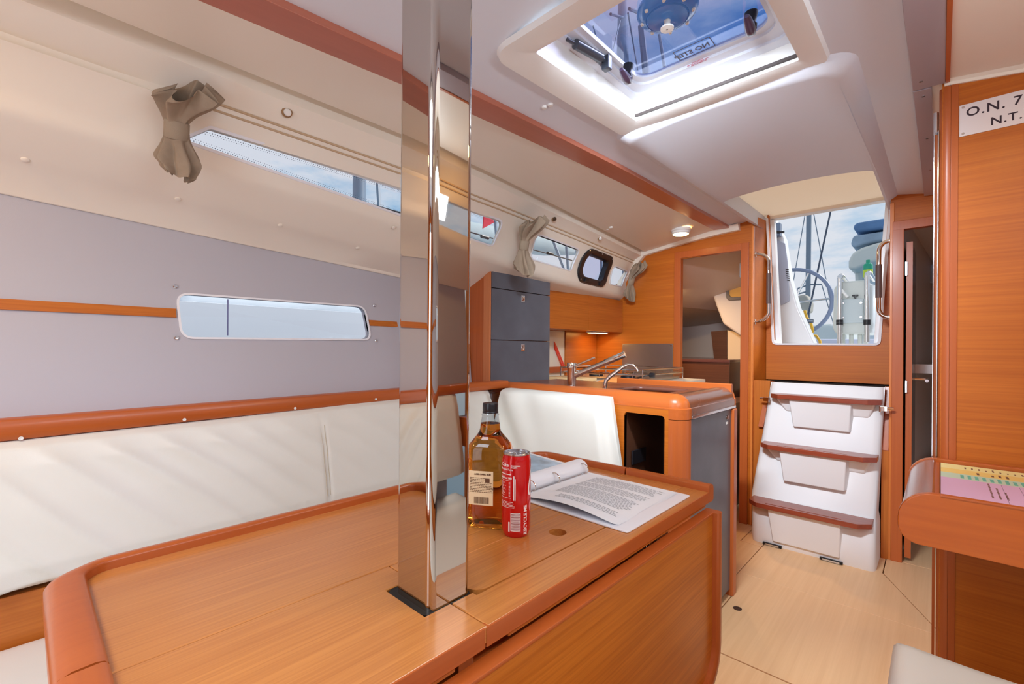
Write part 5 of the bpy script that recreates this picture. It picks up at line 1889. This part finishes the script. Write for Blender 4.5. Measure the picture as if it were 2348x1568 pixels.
b.build('seal', mat('dark_seal', (70, 60, 58), rough=0.6), ha)
# warning prints, read from on deck
pn = at(1628, 104, 'z', ZG); pe = at(1560, 136, 'z', ZG)
ln = (pn - pe).length
me = text_mesh('NO STEP', 0.034, bold=0.0006)
mesh_obj(me, 'lettering', mat('dark_print', (96, 92, 104), rough=0.7), hg, basis((pn.x - 0.0, pn.y + 0.004, ZG + 0.003), (-1, 0, 0), (0, -1, 0), (0, 0, 1)) @ Matrix.Scale(ln / 0.118, 4), smooth=False)
me = plate(rrect(pe.x - 0.006, pn.x + 0.010, min(pe.y, pn.y) - 0.034, max(pe.y, pn.y) + 0.012, 0.002, 2), [rrect(pe.x - 0.004, pn.x + 0.008, min(pe.y, pn.y) - 0.032, max(pe.y, pn.y) + 0.010, 0.002, 2)], 0.0004)
mesh_obj(me, 'print_border', MATS['dark_print'], hg, Matrix.Translation((0, 0, ZG + 0.003)), smooth=False)
pw = at(1606, 146, 'z', ZG - 0.011)
for k, t in enumerate(('WARNING', 'THIS HATCH MUST BE', 'CLOSED AT SEA')):
    mesh_obj(text_mesh(t, 0.0065, bold=0.0001, align='CENTER'), 'lettering', mat('red_print', (196, 70, 90), rough=0.7), hg, basis((pw.x, 1.3435 + 0.006 * (k - 1), ZG - 0.0135), (-1, 0, 0), (0, -1, 0), (0, 0, 1)), smooth=False)
# mushroom ventilator under the pane
vc = at(1530, 36, 'z', ZG - 0.02)
BLUE = mat('blue_translucent_plastic', (70, 128, 190), rough=0.2, trans=0.35, coat=0.4)
b = MB(); b.lathe([(0.072, 0.022), (0.074, 0.012), (0.066, 0.0), (0.052, -0.006), (0.050, -0.004), (0.048, -0.008), (0.030, -0.012), (0.002, -0.013)], (vc.x, vc.y, ZG - 0.02), 40, caps=False)
ve = b.build('ventilator', BLUE, ha, angle=40)
b = MB(); b.lathe([(0.008, -0.012), (0.007, -0.026), (0.016, -0.030), (0.016, -0.034), (0.002, -0.035)], (vc.x, vc.y, ZG - 0.02), 20, caps=False)
b.build('ventilator_knob', WHITEP, ve, angle=40)
for k in range(8):
    a = 2 * math.pi * k / 8 + 0.3
    b = MB(); b.lathe([(0.005, 0.0), (0.004, -0.004), (0.001, -0.004)], (vc.x + 0.061 * math.cos(a), vc.y + 0.061 * math.sin(a), ZG - 0.022), 10, caps=False)
    b.build('screw', WHITEP, ve)
HND = mat('plum_black_plastic', (70, 52, 78), rough=0.28, coat=0.3)
for (q, q2) in (((1722, 72), (1703, 8)), ((1440, 185), (1415, 143))):
    p0 = at(q[0], q[1], 'z', ZG - 0.045); p1 = at(q2[0], q2[1], 'z', ZG - 0.045)
    hd = (p1 - p0).normalized()
    pr = Vector((-hd.y, hd.x, 0))
    b = MB()
    rings = []
    for s_, w, h in ((-0.012, 0.008, 0.006), (0.0, 0.012, 0.010), (0.02, 0.011, 0.009), (0.055, 0.008, 0.006), (0.066, 0.005, 0.004)):
        c = p0 + hd * s_
        rings.append([c + pr * (w * a) + Vector((0, 0, h * e)) for a, e in ((-1, -0.6), (-0.6, -1), (0.6, -1), (1, -0.6), (1, 0.6), (0.6, 1), (-0.6, 1), (-1, 0.6))])
    b.loft(rings)
    hn = b.build('handle', HND, ha, angle=60)
    b = MB(); b.lathe([(0.013, ZG - 0.04), (0.014, ZG - 0.03), (0.011, ZG - 0.026), (0.013, ZG - 0.012), (0.016, ZG + 0.002)], (p0.x, p0.y, 0), 18)
    b.build('handle_pivot', BLACKP, hn, angle=50)
s0, s1 = at(1300, 90, 'z', ZG - 0.03), at(1390, 140, 'z', ZG - 0.02)
b = MB(); b.tube([s0, s0.lerp(s1, 0.18), s0.lerp(s1, 0.2), s0.lerp(s1, 0.85), s0.lerp(s1, 0.87), s1], [0.005, 0.005, 0.013, 0.013, 0.006, 0.006], 14)
b.build('strut', mat('dark_grey_plastic', (70, 76, 88), rough=0.3, coat=0.3), ha, angle=50)
b = MB(); b.box(s1.x - 0.012, s1.x + 0.012, s1.y - 0.008, s1.y + 0.014, ZG - 0.045, ZG - 0.006)
b.build('strut_bracket', MATS['dark_grey_plastic'], ha, bevel=0.003)
# unseen forward hatch, added over the camera to let light in, simply framed
fh = thing('added_fore_hatch', 'white framed deck hatch, added unseen above the forward saloon', 'hatch', (-0.5, -0.5, 1.70))
b = MB()
w1, w2 = rrect(-0.80, -0.20, -0.80, -0.20, 0.05, 5), rrect(-0.735, -0.265, -0.735, -0.265, 0.03, 5)
b.loft([[hz(q, 0.001) for q in w1], [hz(q, -0.012) for q in w1], [hz(q, -0.012) for q in w2], [Vector((q[0], q[1], 1.80)) for q in w2]], caps=False)
b.build('trim_frame', WHITEP, fh, angle=35)

# ================================================================== SMALL CAPS AND SCREWS
def cap(label, p, ax, r, h, m, ring=None, cat='cap', group=None):
    b = MB()
    ax = Vector(ax).normalized()
    u = ax.orthogonal().normalized(); v = ax.cross(u)
    prof = [(r, 0), (r, h * 0.6), (r * 0.75, h), (r * 0.1, h * 1.05)]
    b.loft([[p + ax * hh + (u * math.cos(2 * math.pi * k / 16) + v * math.sin(2 * math.pi * k / 16)) * rr for k in range(16)] for rr, hh in prof])
    if ring:
        t = thing('snap_knob', label, cat, p, group)
        o = b.build('button', m, t)
        b = MB()
        b.loft([[p + ax * hh + (u * math.cos(2 * math.pi * k / 16) + v * math.sin(2 * math.pi * k / 16)) * rr for k in range(16)] for rr, hh in ((r * 1.5, -0.001), (r * 1.45, 0.002), (r * 1.05, 0.0035), (r, 0.002))], caps=False)
        b.build('collar', ring, t)
        return t
    return tag(b.build('screw_cap', m), label, cat, group)
COL_B = mat('bronze_ring', (150, 116, 80), rough=0.4)
cn = Vector((0.55, 0, -0.84))
for q, m, lb_ in (((658, 257), WHITEP, 'white push button on the cabin side above the long window'), ((1270, 501), mat('dark_bronze', (74, 56, 40), rough=0.4), 'dark bronze push button without a cap between curtain and ceiling groove'), ((1375, 546), WHITEP, 'white push button on the cabin side above the middle window')):
    p = hit(q[0], q[1], lambda y, z: coach_x(y, z))
    cap(lb_, p, (0.86, 0, -0.5), 0.010, 0.012, m, COL_B, 'button', 'push buttons')
for q, lb_ in (((58, 366), 'white screw cap on the deck lining forward of the tied curtain'), ((408, 456), 'white screw cap on the deck lining straight under the tied curtain'), ((643, 516), 'white screw cap on the deck lining under the long window, nearer the curtain'), ((820, 568), 'white screw cap on the deck lining under the long window, nearer the mast post'), ((903, 521), 'white screw cap just below the long window beside the mast post')):
    p = hit(q[0], q[1], deck_x)
    cap(lb_, p, (0.45, 0, -0.89), 0.008, 0.004, LINER, None, 'cap', 'caps on the side deck lining')
for q, lb_ in (((402, 657), 'steel screw cap above the forward teak strip end, by the hull window'), ((405, 775), 'steel screw cap below the forward teak strip end, by the hull window'), ((858, 700), 'steel screw cap above the short aft teak strip, by the hull window'), ((862, 781), 'steel screw cap below the short aft teak strip, by the hull window')):
    p = hit(q[0], q[1], panel_x)
    cap(lb_, p, (0.96, 0, 0.2), 0.006, 0.004, STEEL, None, 'cap', 'caps round the hull window')
for q, lb_ in (((1248, 243), 'white ceiling cap of the pair, the one nearer the teak board'), ((1262, 237), 'white ceiling cap of the pair, the one nearer the deck hatch')):
    p = at(q[0], q[1], 'z', 1.78)
    p.z = zc(p.x, p.y)
    p = at(q[0], q[1], 'z', p.z)
    cap(lb_, p, (0, 0, -1), 0.009, 0.008, WHITEP, None, 'cap', 'paired ceiling caps by the hatch')
for q, lb_ in (((1393, 524), 'tiny white cap of a pair, the one touching the ceiling groove'), ((1401, 520), 'tiny white cap of a pair, the one further from the groove')):
    p = at(q[0], q[1], 'z', 1.752)
    cap(lb_, p, (0, 0, -1), 0.011, 0.008, WHITEP, None, 'cap', 'paired caps by the groove')

# ================================================================== LAMPS
WARM = (255, 200, 120)
def dome_lamp(label, x, y, power):
    z = zc(x, y) if x < -0.5 else zc(-1 - x, y)
    t = thing('dome_lamp', label, 'lamp', (x, y, z - 0.03))
    b = MB(); b.lathe([(0.058, z + 0.004), (0.058, z - 0.010), (0.052, z - 0.015), (0.052, z - 0.022), (0.046, z - 0.030)], (x, y, 0), 32, caps=False)
    b.build('housing', WHITEP, t, angle=30)
    b = MB(); b.lathe([(0.046, z - 0.030), (0.040, z - 0.034), (0.002, z - 0.036)], (x, y, 0), 32, caps=False)
    b.build('lens', mat('lamp_lens_%d' % int(power * 10), (255, 240, 214), rough=0.4, emit=WARM, emit_s=power), t)
    return t
dome_lamp('round white ceiling lamp beside the teak beam near the aft bulkhead', -1.16, 2.735, 22)
dome_lamp('round ceiling lamp over the settee', -1.17, -0.35, 110)
dome_lamp('round ceiling lamp over the navigator seat', 0.17, 1.12, 110)
dome_lamp('added round ceiling lamp, unseen, over the opposite settee', 0.17, -0.35, 14)  # extra fixture out of view, added for fill light
t = thing('strip_lamp', 'small warm strip lamp under the overhead galley locker', 'lamp', (-1.80, 2.80, 1.165))
b = MB(); b.box(-1.83, -1.77, 2.72, 2.92, 1.168, 1.178)
b.build('housing', WHITEP, t, bevel=0.002)
b = MB(); b.box(-1.825, -1.775, 2.73, 2.91, 1.1655, 1.168)
b.build('diffuser', mat('strip_diffuser', (255, 230, 190), rough=0.4, emit=(255, 196, 110), emit_s=22.0), t)

# ================================================================== AFT CABIN (seen through the left doorway)
def pxpoly(pts, y, dy, b=None):
    b = b or MB()
    b.prism([at(x, z, 'y', y) for x, z in pts], (0, dy, 0))
    return b
b = pxpoly([(1590, 545), (1740, 520), (1740, 790), (1694, 768), (1657, 742), (1641, 700), (1625, 650), (1608, 600)], 3.9, 0.3)
cm = struct(b.build('wall_cockpit_mould', CEILW, bevel=0.02, seg=3))
po2 = thing('portlight', 'small dark rimmed portlight inside the aft cabin', 'portlight', at(1690, 667, 'y', 3.89))
c = at(1690, 667, 'y', 3.895)
def rr2(sx, sz, r): return rrect(c.x - sx, c.x + sx, c.z - sz, c.z + sz, r, 5)
b = MB()
b.loft([[(x, 3.899, z) for x, z in rr2(0.085, 0.075, 0.04)], [(x, 3.885, z) for x, z in rr2(0.080, 0.070, 0.04)], [(x, 3.885, z) for x, z in rr2(0.060, 0.050, 0.03)], [(x, 3.897, z) for x, z in rr2(0.058, 0.048, 0.03)]], caps=False)
b.build('frame', mat('grey_port_frame', (110, 104, 100), rough=0.35), po2, angle=40)
b = MB(); b.poly([(x, 3.896, z) for x, z in rr2(0.058, 0.048, 0.03)])
b.build('pane', mat('amber_painted_lit_pane', (226, 176, 96), rough=0.15, coat=0.5), po2, smooth=False)  # opaque pane, its lit look put into the amber base colour
b = pxpoly([(1668, 757), (1720, 770), (1720, 900), (1668, 872)], 4.05, 0.04)
struct(b.build('wall_cabin_end', mat('warm_white_paint', (222, 200, 166), rough=0.5)))
b = pxpoly([(1630, 760), (1667, 757), (1667, 822), (1637, 822)], 4.3, 0.03)
tag(b.build('brown_panel', BROWN, bevel=0.002), 'dark brown panel at the end of the aft berth', 'panel')
bt = thing('aft_berth', 'brown sided berth in the aft cabin behind the galley', 'berth', (-1.5, 4.0, 0))
q0, q1 = at(1562, 836, 'y', 3.75), at(1673, 829, 'y', 3.75)
b = MB(); b.box(-2.0, q1.x, 3.75, 4.6, 0.0, q1.z - 0.01)
b.build('berth_side', BROWN, bt, bevel=0.004)
b = MB(); b.box(-2.0, q1.x + 0.005, 3.74, 4.6, q1.z - 0.01, q1.z + 0.015)
b.build('berth_lip', mat('plum_brown_lip', (92, 60, 58), rough=0.3, coat=0.3), bt, bevel=0.005)
b = MB()
cx_, cy_ = at(1598, 893, 'y', 3.35).x, 3.35
cz_ = at(1598, 905, 'y', 3.35).z
b.grid(lambda s, t: (cx_ - 0.22 + 0.36 * s, cy_ - 0.12 + 0.26 * t, cz_ - 0.024 + 0.08 * (max(0, math.sin(math.pi * s) * math.sin(math.pi * t)) ** 0.5) + 0.008 * noise.noise(Vector((s * 5, t * 5, 0)))), 20, 14)
tag(b.build('pillow', mat('peach_linen', (206, 160, 122), rough=0.9), angle=70), 'peach coloured pillow on the bunk just inside the doorway', 'pillow')
b = MB(); b.box(-1.9, -1.0, 3.12, 3.70, 0.0, cz_ - 0.028)
tag(b.build('bunk_base', BROWN, bevel=0.004), 'low brown bunk base under the peach pillow', 'bunk')
dl = thing('reading_lamp', 'small warm reading lamp under the aft cabin overhead', 'lamp', (-1.5, 3.45, 1.5))
b = MB(); b.lathe([(0.03, 0), (0.035, -0.03)], (-1.5, 3.45, 1.56), 18, caps=False)
b.build('shade', WHITEP, dl)
b = MB(); b.lathe([(0.030, -0.029), (0.001, -0.032)], (-1.5, 3.45, 1.56), 18, caps=False)
b.build('bulb', mat('berth_bulb', (255, 220, 160), emit=(255, 210, 150), emit_s=900.0), dl)

# things glimpsed through the right-hand doorway
b = MB(); b.box(-0.02, 0.25, 3.5, 3.9, 0.0, 0.42)
tag(b.build('white_step', GELW, bevel=0.03, seg=3), 'white moulded step inside the right-hand doorway', 'step')
p = at(2130, 632, 'y', 3.9)
b = MB()
b.box(p.x - 0.06, p.x + 0.10, 3.88, 3.90, p.z - 0.085, p.z + 0.085)
tb2 = tag(b.build('dark_bracket', mat('dark_brown_plastic', (60, 40, 34), rough=0.4), bevel=0.006), 'dark wall bracket behind the glass shelf in the right cabin', 'bracket')
b = MB()
b.hexa([(p.x - 0.055, 3.80, p.z - 0.06), (p.x + 0.10, 3.80, p.z - 0.06), (p.x + 0.10, 3.875, p.z - 0.06), (p.x - 0.055, 3.875, p.z - 0.06),
        (p.x - 0.055, 3.82, p.z + 0.06), (p.x + 0.10, 3.82, p.z + 0.06), (p.x + 0.10, 3.875, p.z + 0.06), (p.x - 0.055, 3.875, p.z + 0.06)])
tag(b.build('holder_box', mat('pale_blue_plastic', (150, 172, 200), rough=0.15, coat=0.5), bevel=0.012, seg=3), 'pale blue plastic holder hanging inside the right cabin', 'holder')

# ================================================================== COCKPIT
cp = thing('cockpit_moulding', 'white gelcoat cockpit coaming seen through the companionway', 'cockpit', (-0.6, 4.2, 1.0))
b = pxpoly([(1772, 492), (1797, 545), (1812, 640), (1830, 705), (1868, 788), (1745, 788), (1745, 480)], 3.75, 0.12)
b.build('coaming', GELW, cp, bevel=0.012, seg=3)
b = MB(); b.box(-0.78, 0.1, 3.42, 7.1, 0.93, 0.98)
b.build('cockpit_sole', GELW, cp)
b = pxpoly([(1772, 545), (1800, 558), (1806, 600), (1810, 690), (1790, 700), (1776, 620)], 3.735, 0.01)
b.build('grey_pocket_panel', mat('pale_grey_gel', (176, 182, 200), rough=0.3), cp, bevel=0.003)
for k in range(6):
    b = pxpoly([(1801 + k * 0.6, 616 + k * 5.0), (1808 + k * 0.4, 617 + k * 5.0), (1808.5 + k * 0.4, 619 + k * 5.0), (1801.5 + k * 0.6, 618 + k * 5.0)], 3.73, 0.008)
    b.build('vent_slot', BLACKP, cp)
p = at(1781, 528, 'y', 3.72)
cl_ = thing('rope_clutch', 'dark grey rope clutch with small lever beside the companionway', 'clutch', p)
b = MB(); b.box(p.x - 0.03, p.x + 0.03, 3.68, 3.74, p.z - 0.05, p.z + 0.045)
b.build('body', mat('grey_metal', (120, 134, 156), rough=0.3, metal=0.6), cl_, bevel=0.006)
b = MB(); b.tube([(p.x, 3.67, p.z - 0.02), (p.x + 0.06, 3.66, p.z - 0.035)], 0.008, 8)
b.build('lever', BLACKP, cl_)

YW = 5.4
wc = at(1817, 694, 'y', YW)
rx = (at(1908, 694, 'y', YW) - wc).x
wh = thing('steering_wheel', 'thin rimmed steering wheel with a blue grey cover', 'wheel', wc)
RIM = mat('blue_grey_cover', (120, 134, 164), rough=0.4)
b = MB()
pts = [(wc.x + rx * math.cos(math.radians(a)), YW, wc.z + rx * math.sin(math.radians(a))) for a in range(0, 361, 6)]
b.tube(pts, 0.019, 10, caps=False)
b.build('rim', RIM, wh, angle=60)
for a in (4, 64, 124, 184, 244, 304):
    b = MB(); b.tube([(wc.x, YW + 0.03, wc.z), (wc.x + rx * math.cos(math.radians(a)), YW, wc.z + rx * math.sin(math.radians(a)))], 0.010, 8)
    b.build('spoke', STEEL, wh)
b = MB(); b.lathe([(0.05, -0.03), (0.05, 0.06)], (wc.x, YW, wc.z), 18, 'y')
b.build('hub', STEEL, wh)
b = MB(); b.box(wc.x - 0.12, wc.x + 0.01, YW + 0.08, YW + 0.30, 0.98, wc.z + 0.02)
tag(b.build('binnacle', GELW, bevel=0.03, seg=3), 'white binnacle carrying the steering wheel', 'binnacle')

# folding cockpit table console with stainless guard
YC = 4.6
cs = thing('helm_console', 'white moulded cockpit console with steel guard bars and bolted cover plate', 'console', at(1960, 770, 'y', YC))
CONS = mat('grey_white_gel', (208, 212, 206), rough=0.35)
b = pxpoly([(1927, 646), (1990, 641), (1992, 765), (1916, 765), (1909, 752), (1912, 660)], YC, 0.5)
b.build('box', CONS, cs, bevel=0.015, seg=3)
b = pxpoly([(1992, 650), (2014, 655), (2010, 765), (1990, 762)], YC + 0.1, 0.4)
b.build('side_locker', GELW, cs, bevel=0.01)
b = pxpoly([(1928, 686), (1980, 684), (1979, 740), (1928, 741)], YC - 0.02, 0.022)
pp = b.build('cover_plate', mat('pale_cover', (196, 206, 208), rough=0.4), cs, bevel=0.006)
for q in ((1933, 695), (1974, 694), (1933, 728), (1974, 727)):
    p = at(q[0], q[1], 'y', YC - 0.021)
    b = MB(); b.lathe([(0.010, 0), (0.008, -0.004)], p, 12, 'y')
    b.build('screw', STEEL, pp)
for dx in (0, 63):
    p = [at(x + dx, y - dx * 0.1, 'y', YC - 0.05) for x, y in ((1925, 790), (1925, 640), (1926, 634), (1929, 632))]
    q = at(1942 + dx, 648 - dx * 0.1, 'y', YC + 0.3)
    b = MB(); b.tube(p + [q], 0.018, 10)
    gb = b.build('guard_bar', STEEL, cs, angle=60)
    for y in (736, 742):
        c_ = at(1925 + dx, y, 'y', YC - 0.05)
        b = MB(); b.lathe([(0.024, -0.01), (0.024, 0.01)], c_, 14)
        b.build('clamp', BLACKP, gb)
for x in (1925, 1933, 1952, 1972, 1985):
    p0, p1 = at(x, 755, 'y', YC + 0.1), at(x, 800, 'y', YC + 0.1)
    b = MB(); b.tube([p0, p1], 0.016, 8)
    b.build('leg', CONS, cs)
p0, p1 = at(1928, 664, 'y', YC - 0.045), at(1944, 681, 'y', YC - 0.045)
b = MB(); b.tube([p0, p1], 0.012, 10)
tag(b.build('tube_torch', WHITEP), 'short white tube clipped to the console front', 'tube')
p = at(1961, 678, 'y', YC - 0.01)
b = MB(); b.box(p.x - 0.02, p.x + 0.02, YC - 0.02, YC, p.z - 0.004, p.z + 0.008); b.box(p.x - 0.006, p.x + 0.006, YC - 0.03, YC, p.z - 0.02, p.z + 0.006)
b.build('catch', BLACKP, cs, bevel=0.002)
p = at(1990, 645, 'y', YC + 0.15) + Vector((0, 0, 0.035))
sb = thing('spray_bottle', 'green and yellow plastic cleaner bottle standing on the console', 'bottle', p)
s_ = (at(1990, 596, 'y', YC + 0.15) - p).z
b = MB(); b.lathe([(0.30 * s_ * 0.75, 0), (0.30 * s_ * 0.78, 0.05 * s_), (0.30 * s_ * 0.78, 0.42 * s_)], p, 20)
b.build('lower_body', mat('lime_plastic', (182, 206, 62), rough=0.3), sb)
b = MB(); b.lathe([(0.30 * s_ * 0.78, 0.42 * s_), (0.30 * s_ * 0.78, 0.66 * s_), (0.2 * s_, 0.76 * s_), (0.1 * s_, 0.82 * s_)], p, 20)
b.build('upper_body', mat('teal_plastic', (34, 150, 120), rough=0.3), sb)
b = MB(); b.lathe([(0.1 * s_, 0.80 * s_), (0.1 * s_, 1.0 * s_)], p, 14)
b.build('cap', MATS['teal_plastic'], sb)
pts = [at(x, y, 'y', 5.0) for x, y in ((1845, 712), (1850, 728), (1860, 742), (1864, 760), (1860, 768), (1872, 770), (1880, 782), (1882, 800))]
b = MB(); b.tube(pts, 0.012, 8)
tag(b.build('yellow_hose', mat('yellow_rubber', (226, 178, 54), rough=0.5)), 'yellow shore hose curling across the cockpit', 'hose')
p = at(1835, 745, 'y', 4.3)
wi = thing('sheet_winch', 'dark cockpit winch with handle on the coaming', 'winch', p)
b = MB(); b.lathe([(0.035, -0.06), (0.03, -0.03), (0.036, 0.02), (0.02, 0.035)], p, 20)
b.build('drum', BLACKP, wi)
b = MB(); b.tube([p + Vector((0, 0, 0.03)), p + Vector((0.09, 0, 0.03))], [0.022, 0.016], 10)
b.build('handle', mat('grey_metal2', (110, 118, 130), rough=0.3, metal=0.7), wi)

# ================================================================== MARINA BEYOND
b = MB(); b.box(-60, 60, -60, 90, -0.72, -0.70)
sea = b.build('sea', mat('marina_water', (96, 128, 150), rough=0.12))
tag(sea, 'calm grey blue marina water round the moored boats', 'water', kind='stuff')
# boat astern: mast, spreaders, shrouds, wrapped mainsail, deck
YB = 13.0
ms = thing('moored_yacht', 'white moored yacht astern with grey mast and covered boom', 'boat', at(1856, 790, 'y', YB))
MG = mat('grey_mast', (120, 134, 150), rough=0.4)
b = MB(); b.tube([at(1852, 745, 'y', YB), at(1856, 400, 'y', YB)], 0.055, 10)
b.build('mast', MG, ms)
for a, c in (((1829, 662), (1856, 652)), ((1856, 652), (1884, 652)), ((1826, 740 - 65), (1852, 668)),):
    b = MB(); b.tube([at(*a, 'y', YB), at(*c, 'y', YB)], 0.02, 6)
    b.build('spreader', MG, ms)
for a, c in (((1848, 480), (1815, 670)), ((1864, 480), (1905, 700)), ((1829, 662), (1820, 700)), ((1884, 652), (1912, 745))):
    b = MB(); b.tube([at(*a, 'y', YB), at(*c, 'y', YB)], 0.010, 5)
    b.build('shroud', MG, ms)
b = pxpoly([(1822, 680), (1846, 672), (1858, 690), (1855, 718), (1838, 712), (1828, 700)], YB - 0.6, 0.5)
b.build('sail_cover', mat('beige_canvas', (176, 172, 164), rough=0.9), ms, bevel=0.08, seg=3)
b = pxpoly([(1780, 748), (1900, 742), (1925, 748), (1925, 925), (1780, 925)], YB - 1.0, 4.0)
b.build('hull', mat('white_hull', (222, 228, 226), rough=0.3), ms, bevel=0.1)
b = pxpoly([(1858, 777), (2014, 777), (2014, 800), (1858, 800)], 7.2, 0.4)
b.build('stern_bench', mat('lilac_white_gel', (206, 208, 226), rough=0.3), cp, bevel=0.02)
b = MB(); b.tube([at(1906, 478, 'y', 8.0), at(1849, 742, 'y', 7.4)], 0.012, 6)
b.build('backstay', mat('dark_wire', (60, 72, 92), rough=0.5), ms)
# motor cruiser with hard top
YK = 10.0
mc = thing('motor_cruiser', 'white hard-topped motor cruiser with rolled blue canvas', 'boat', at(2000, 700, 'y', YK))
b = pxpoly([(1945, 619), (1945, 598), (1953, 580), (1975, 567), (2010, 556), (2060, 548), (2060, 592), (2000, 602), (1962, 618)], YK, 2.0)
b.build('hard_top', mat('grey_white_top', (206, 208, 202), rough=0.4), mc, bevel=0.06, seg=3)
CAN = mat('blue_grey_canvas', (96, 130, 172), rough=0.8, var=0.3, var_scale=2)
b = pxpoly([(1954, 522), (1962, 510), (2060, 494), (2060, 520), (1965, 532)], YK + 0.2, 1.5)
b.build('canvas_roll', CAN, mc, bevel=0.08, seg=3)
b = pxpoly([(1950, 560), (1956, 540), (2060, 524), (2060, 545), (1980, 560), (1958, 568)], YK + 0.2, 1.5)
b.build('canvas_side', mat('pale_canvas', (150, 170, 190), rough=0.8, var=0.3, var_scale=2), mc, bevel=0.06, seg=3)
b = MB(); b.tube([at(1967, 606, 'y', YK + 0.5), at(1970, 660, 'y', YK + 0.5)], 0.05, 8)
b.build('top_post', MATS['grey_white_top'], mc)
b = pxpoly([(1970, 640), (1985, 625), (2060, 600), (2060, 960), (1960, 960)], YK + 1.5, 2.0)
b.build('cabin', mat('white_cabin', (226, 232, 238), rough=0.3), mc, bevel=0.05)
# neighbouring yacht alongside, seen through the side windows
ny = thing('neighbour_yacht', 'white yacht lying alongside beyond the side windows', 'boat', (-6.0, 2.0, -0.2))
b = MB()
rings = []
for k in range(13):
    y = -6 + 16 * k / 12
    w = 1.55 * math.sin(math.pi * min(0.98, 0.12 + 0.55 * k / 12 + 0.1)) + 0.2
    rings.append([(-6.0 + w, y, 1.40), (-6.0 + w * 0.95, y, 0.6), (-6.0 + w * 0.6, y, -0.75), (-6.0 - w * 0.6, y, -0.75), (-6.0 - w, y, 1.40), (-6.0 - w * 0.6, y, 1.46), (-6 + w * 0.6, y, 1.46)])
b.loft(rings)
b.build('hull', mat('white_topsides', (226, 230, 236), rough=0.25), ny, angle=50)
b = MB(); b.box(-6.6, -5.3, 1.0, 6.5, 1.45, 1.85)
b.build('coachroof', mat('white_coachroof', (220, 226, 230), rough=0.3), ny, bevel=0.12, seg=3)
b = MB(); b.tube([(-5.95, 3.2, 1.4), (-5.95, 3.2, 14)], 0.09, 10)
b.build('mast', MG, ny)
b = MB(); b.tube([(-5.95, 3.3, 2.95), (-5.95, 5.2, 3.02), (-5.9, 7.2, 3.15), (-5.9, 8.3, 3.2)], [0.10, 0.22, 0.20, 0.07], 12)
b.build('sail_cover', mat('pale_green_cover', (176, 188, 190), rough=0.9), ny)
for (a, c) in (((-4.7, 3.4, 1.5), (-5.95, 3.2, 12)), ((-4.75, 2.9, 1.5), (-5.95, 3.2, 7)), ((-4.6, 6.8, 1.5), (-5.9, 6.9, 4.2)), ((-5.2, 7.25, 1.5), (-5.3, 7.1, 3.6)), ((-5.2, 7.45, 1.5), (-5.3, 7.5, 3.6)), ((-5.2, 8.35, 1.5), (-5.25, 8.3, 3.7)), ((-5.2, 4.2, 1.5), (-5.3, 4.35, 3.4)), ((-5.2, 5.35, 1.5), (-5.3, 5.2, 3.4)), ((-5.3, 7.0, 3.35), (-5.3, 9.6, 3.55)), ((-5.2, 9.3, 1.5), (-5.25, 9.2, 3.6)), ((-5.2, 10.1, 1.5), (-5.2, 10.2, 3.6))):
    b = MB(); b.tube([a, c], 0.028, 6)
    b.build('rigging', MG, ny)
b = MB(); b.prism([(-5.3, 4.95, 2.95), (-5.3, 5.2, 3.1), (-5.3, 4.98, 3.3)], (0.02, 0, 0))
b.build('pennant', mat('red_flag', (206, 54, 70), rough=0.8), ny)
gw = thing('guard_wire', 'thin dark guard wire with turnbuckles outside the side windows', 'wire', (-2.05, 1.5, 1.74))
b = MB(); b.tube([(-2.02, -1.2, 1.80), (-2.05, 1.2, 1.755), (-2.08, 2.98, 1.735)], 0.0045, 6)
b.build('wire', BLACKP, gw)
for y in (1.95, 2.6):
    b = MB(); b.tube([(-2.065, y - 0.03, 1.742), (-2.065, y + 0.03, 1.742)], 0.011, 8)
    b.build('turnbuckle', BLACKP, gw)
for y in (-0.9, 1.62, 2.96):
    b = MB(); b.tube([(-2.06, y, 1.30), (-2.05, y, 1.78)], 0.011, 8)
    b.build('stanchion', STEEL, gw)
# masts seen up through the deck hatch
for q0, q1, Y, r_ in (((1428, 120), (1428, -60), 2.6, 0.035), ((1483, 160), (1470, 60), 3.0, 0.014)):
    pass
ma = thing('own_mast', 'grey aluminium mast and rigging above the deck hatch', 'mast', (-1.2, 2.2, 3.0))
def up(px, py, z): return at(px, py, 'z', z)
b = MB(); b.tube([up(1428, 178, 3.4), up(1427, -40, 6.5)], 0.055, 12)
b.build('mast', MG, ma)
for a, c, r_ in (((1482, 175), (1470, 60), 0.03), ((1524, 155), (1512, 80), 0.014), ((1392, 170), (1424, 40), 0.006), ((1440, 30), (1462, 160), 0.006), ((1360, 60), (1385, 150), 0.005), ((1443, 20), (1490, 40), 0.012), ((1400, 32), (1428, 40), 0.010)):
    b = MB(); b.tube([up(*a, 3.4), up(*c, 4.2)], r_, 6)
    b.build('shroud', MG, ma)
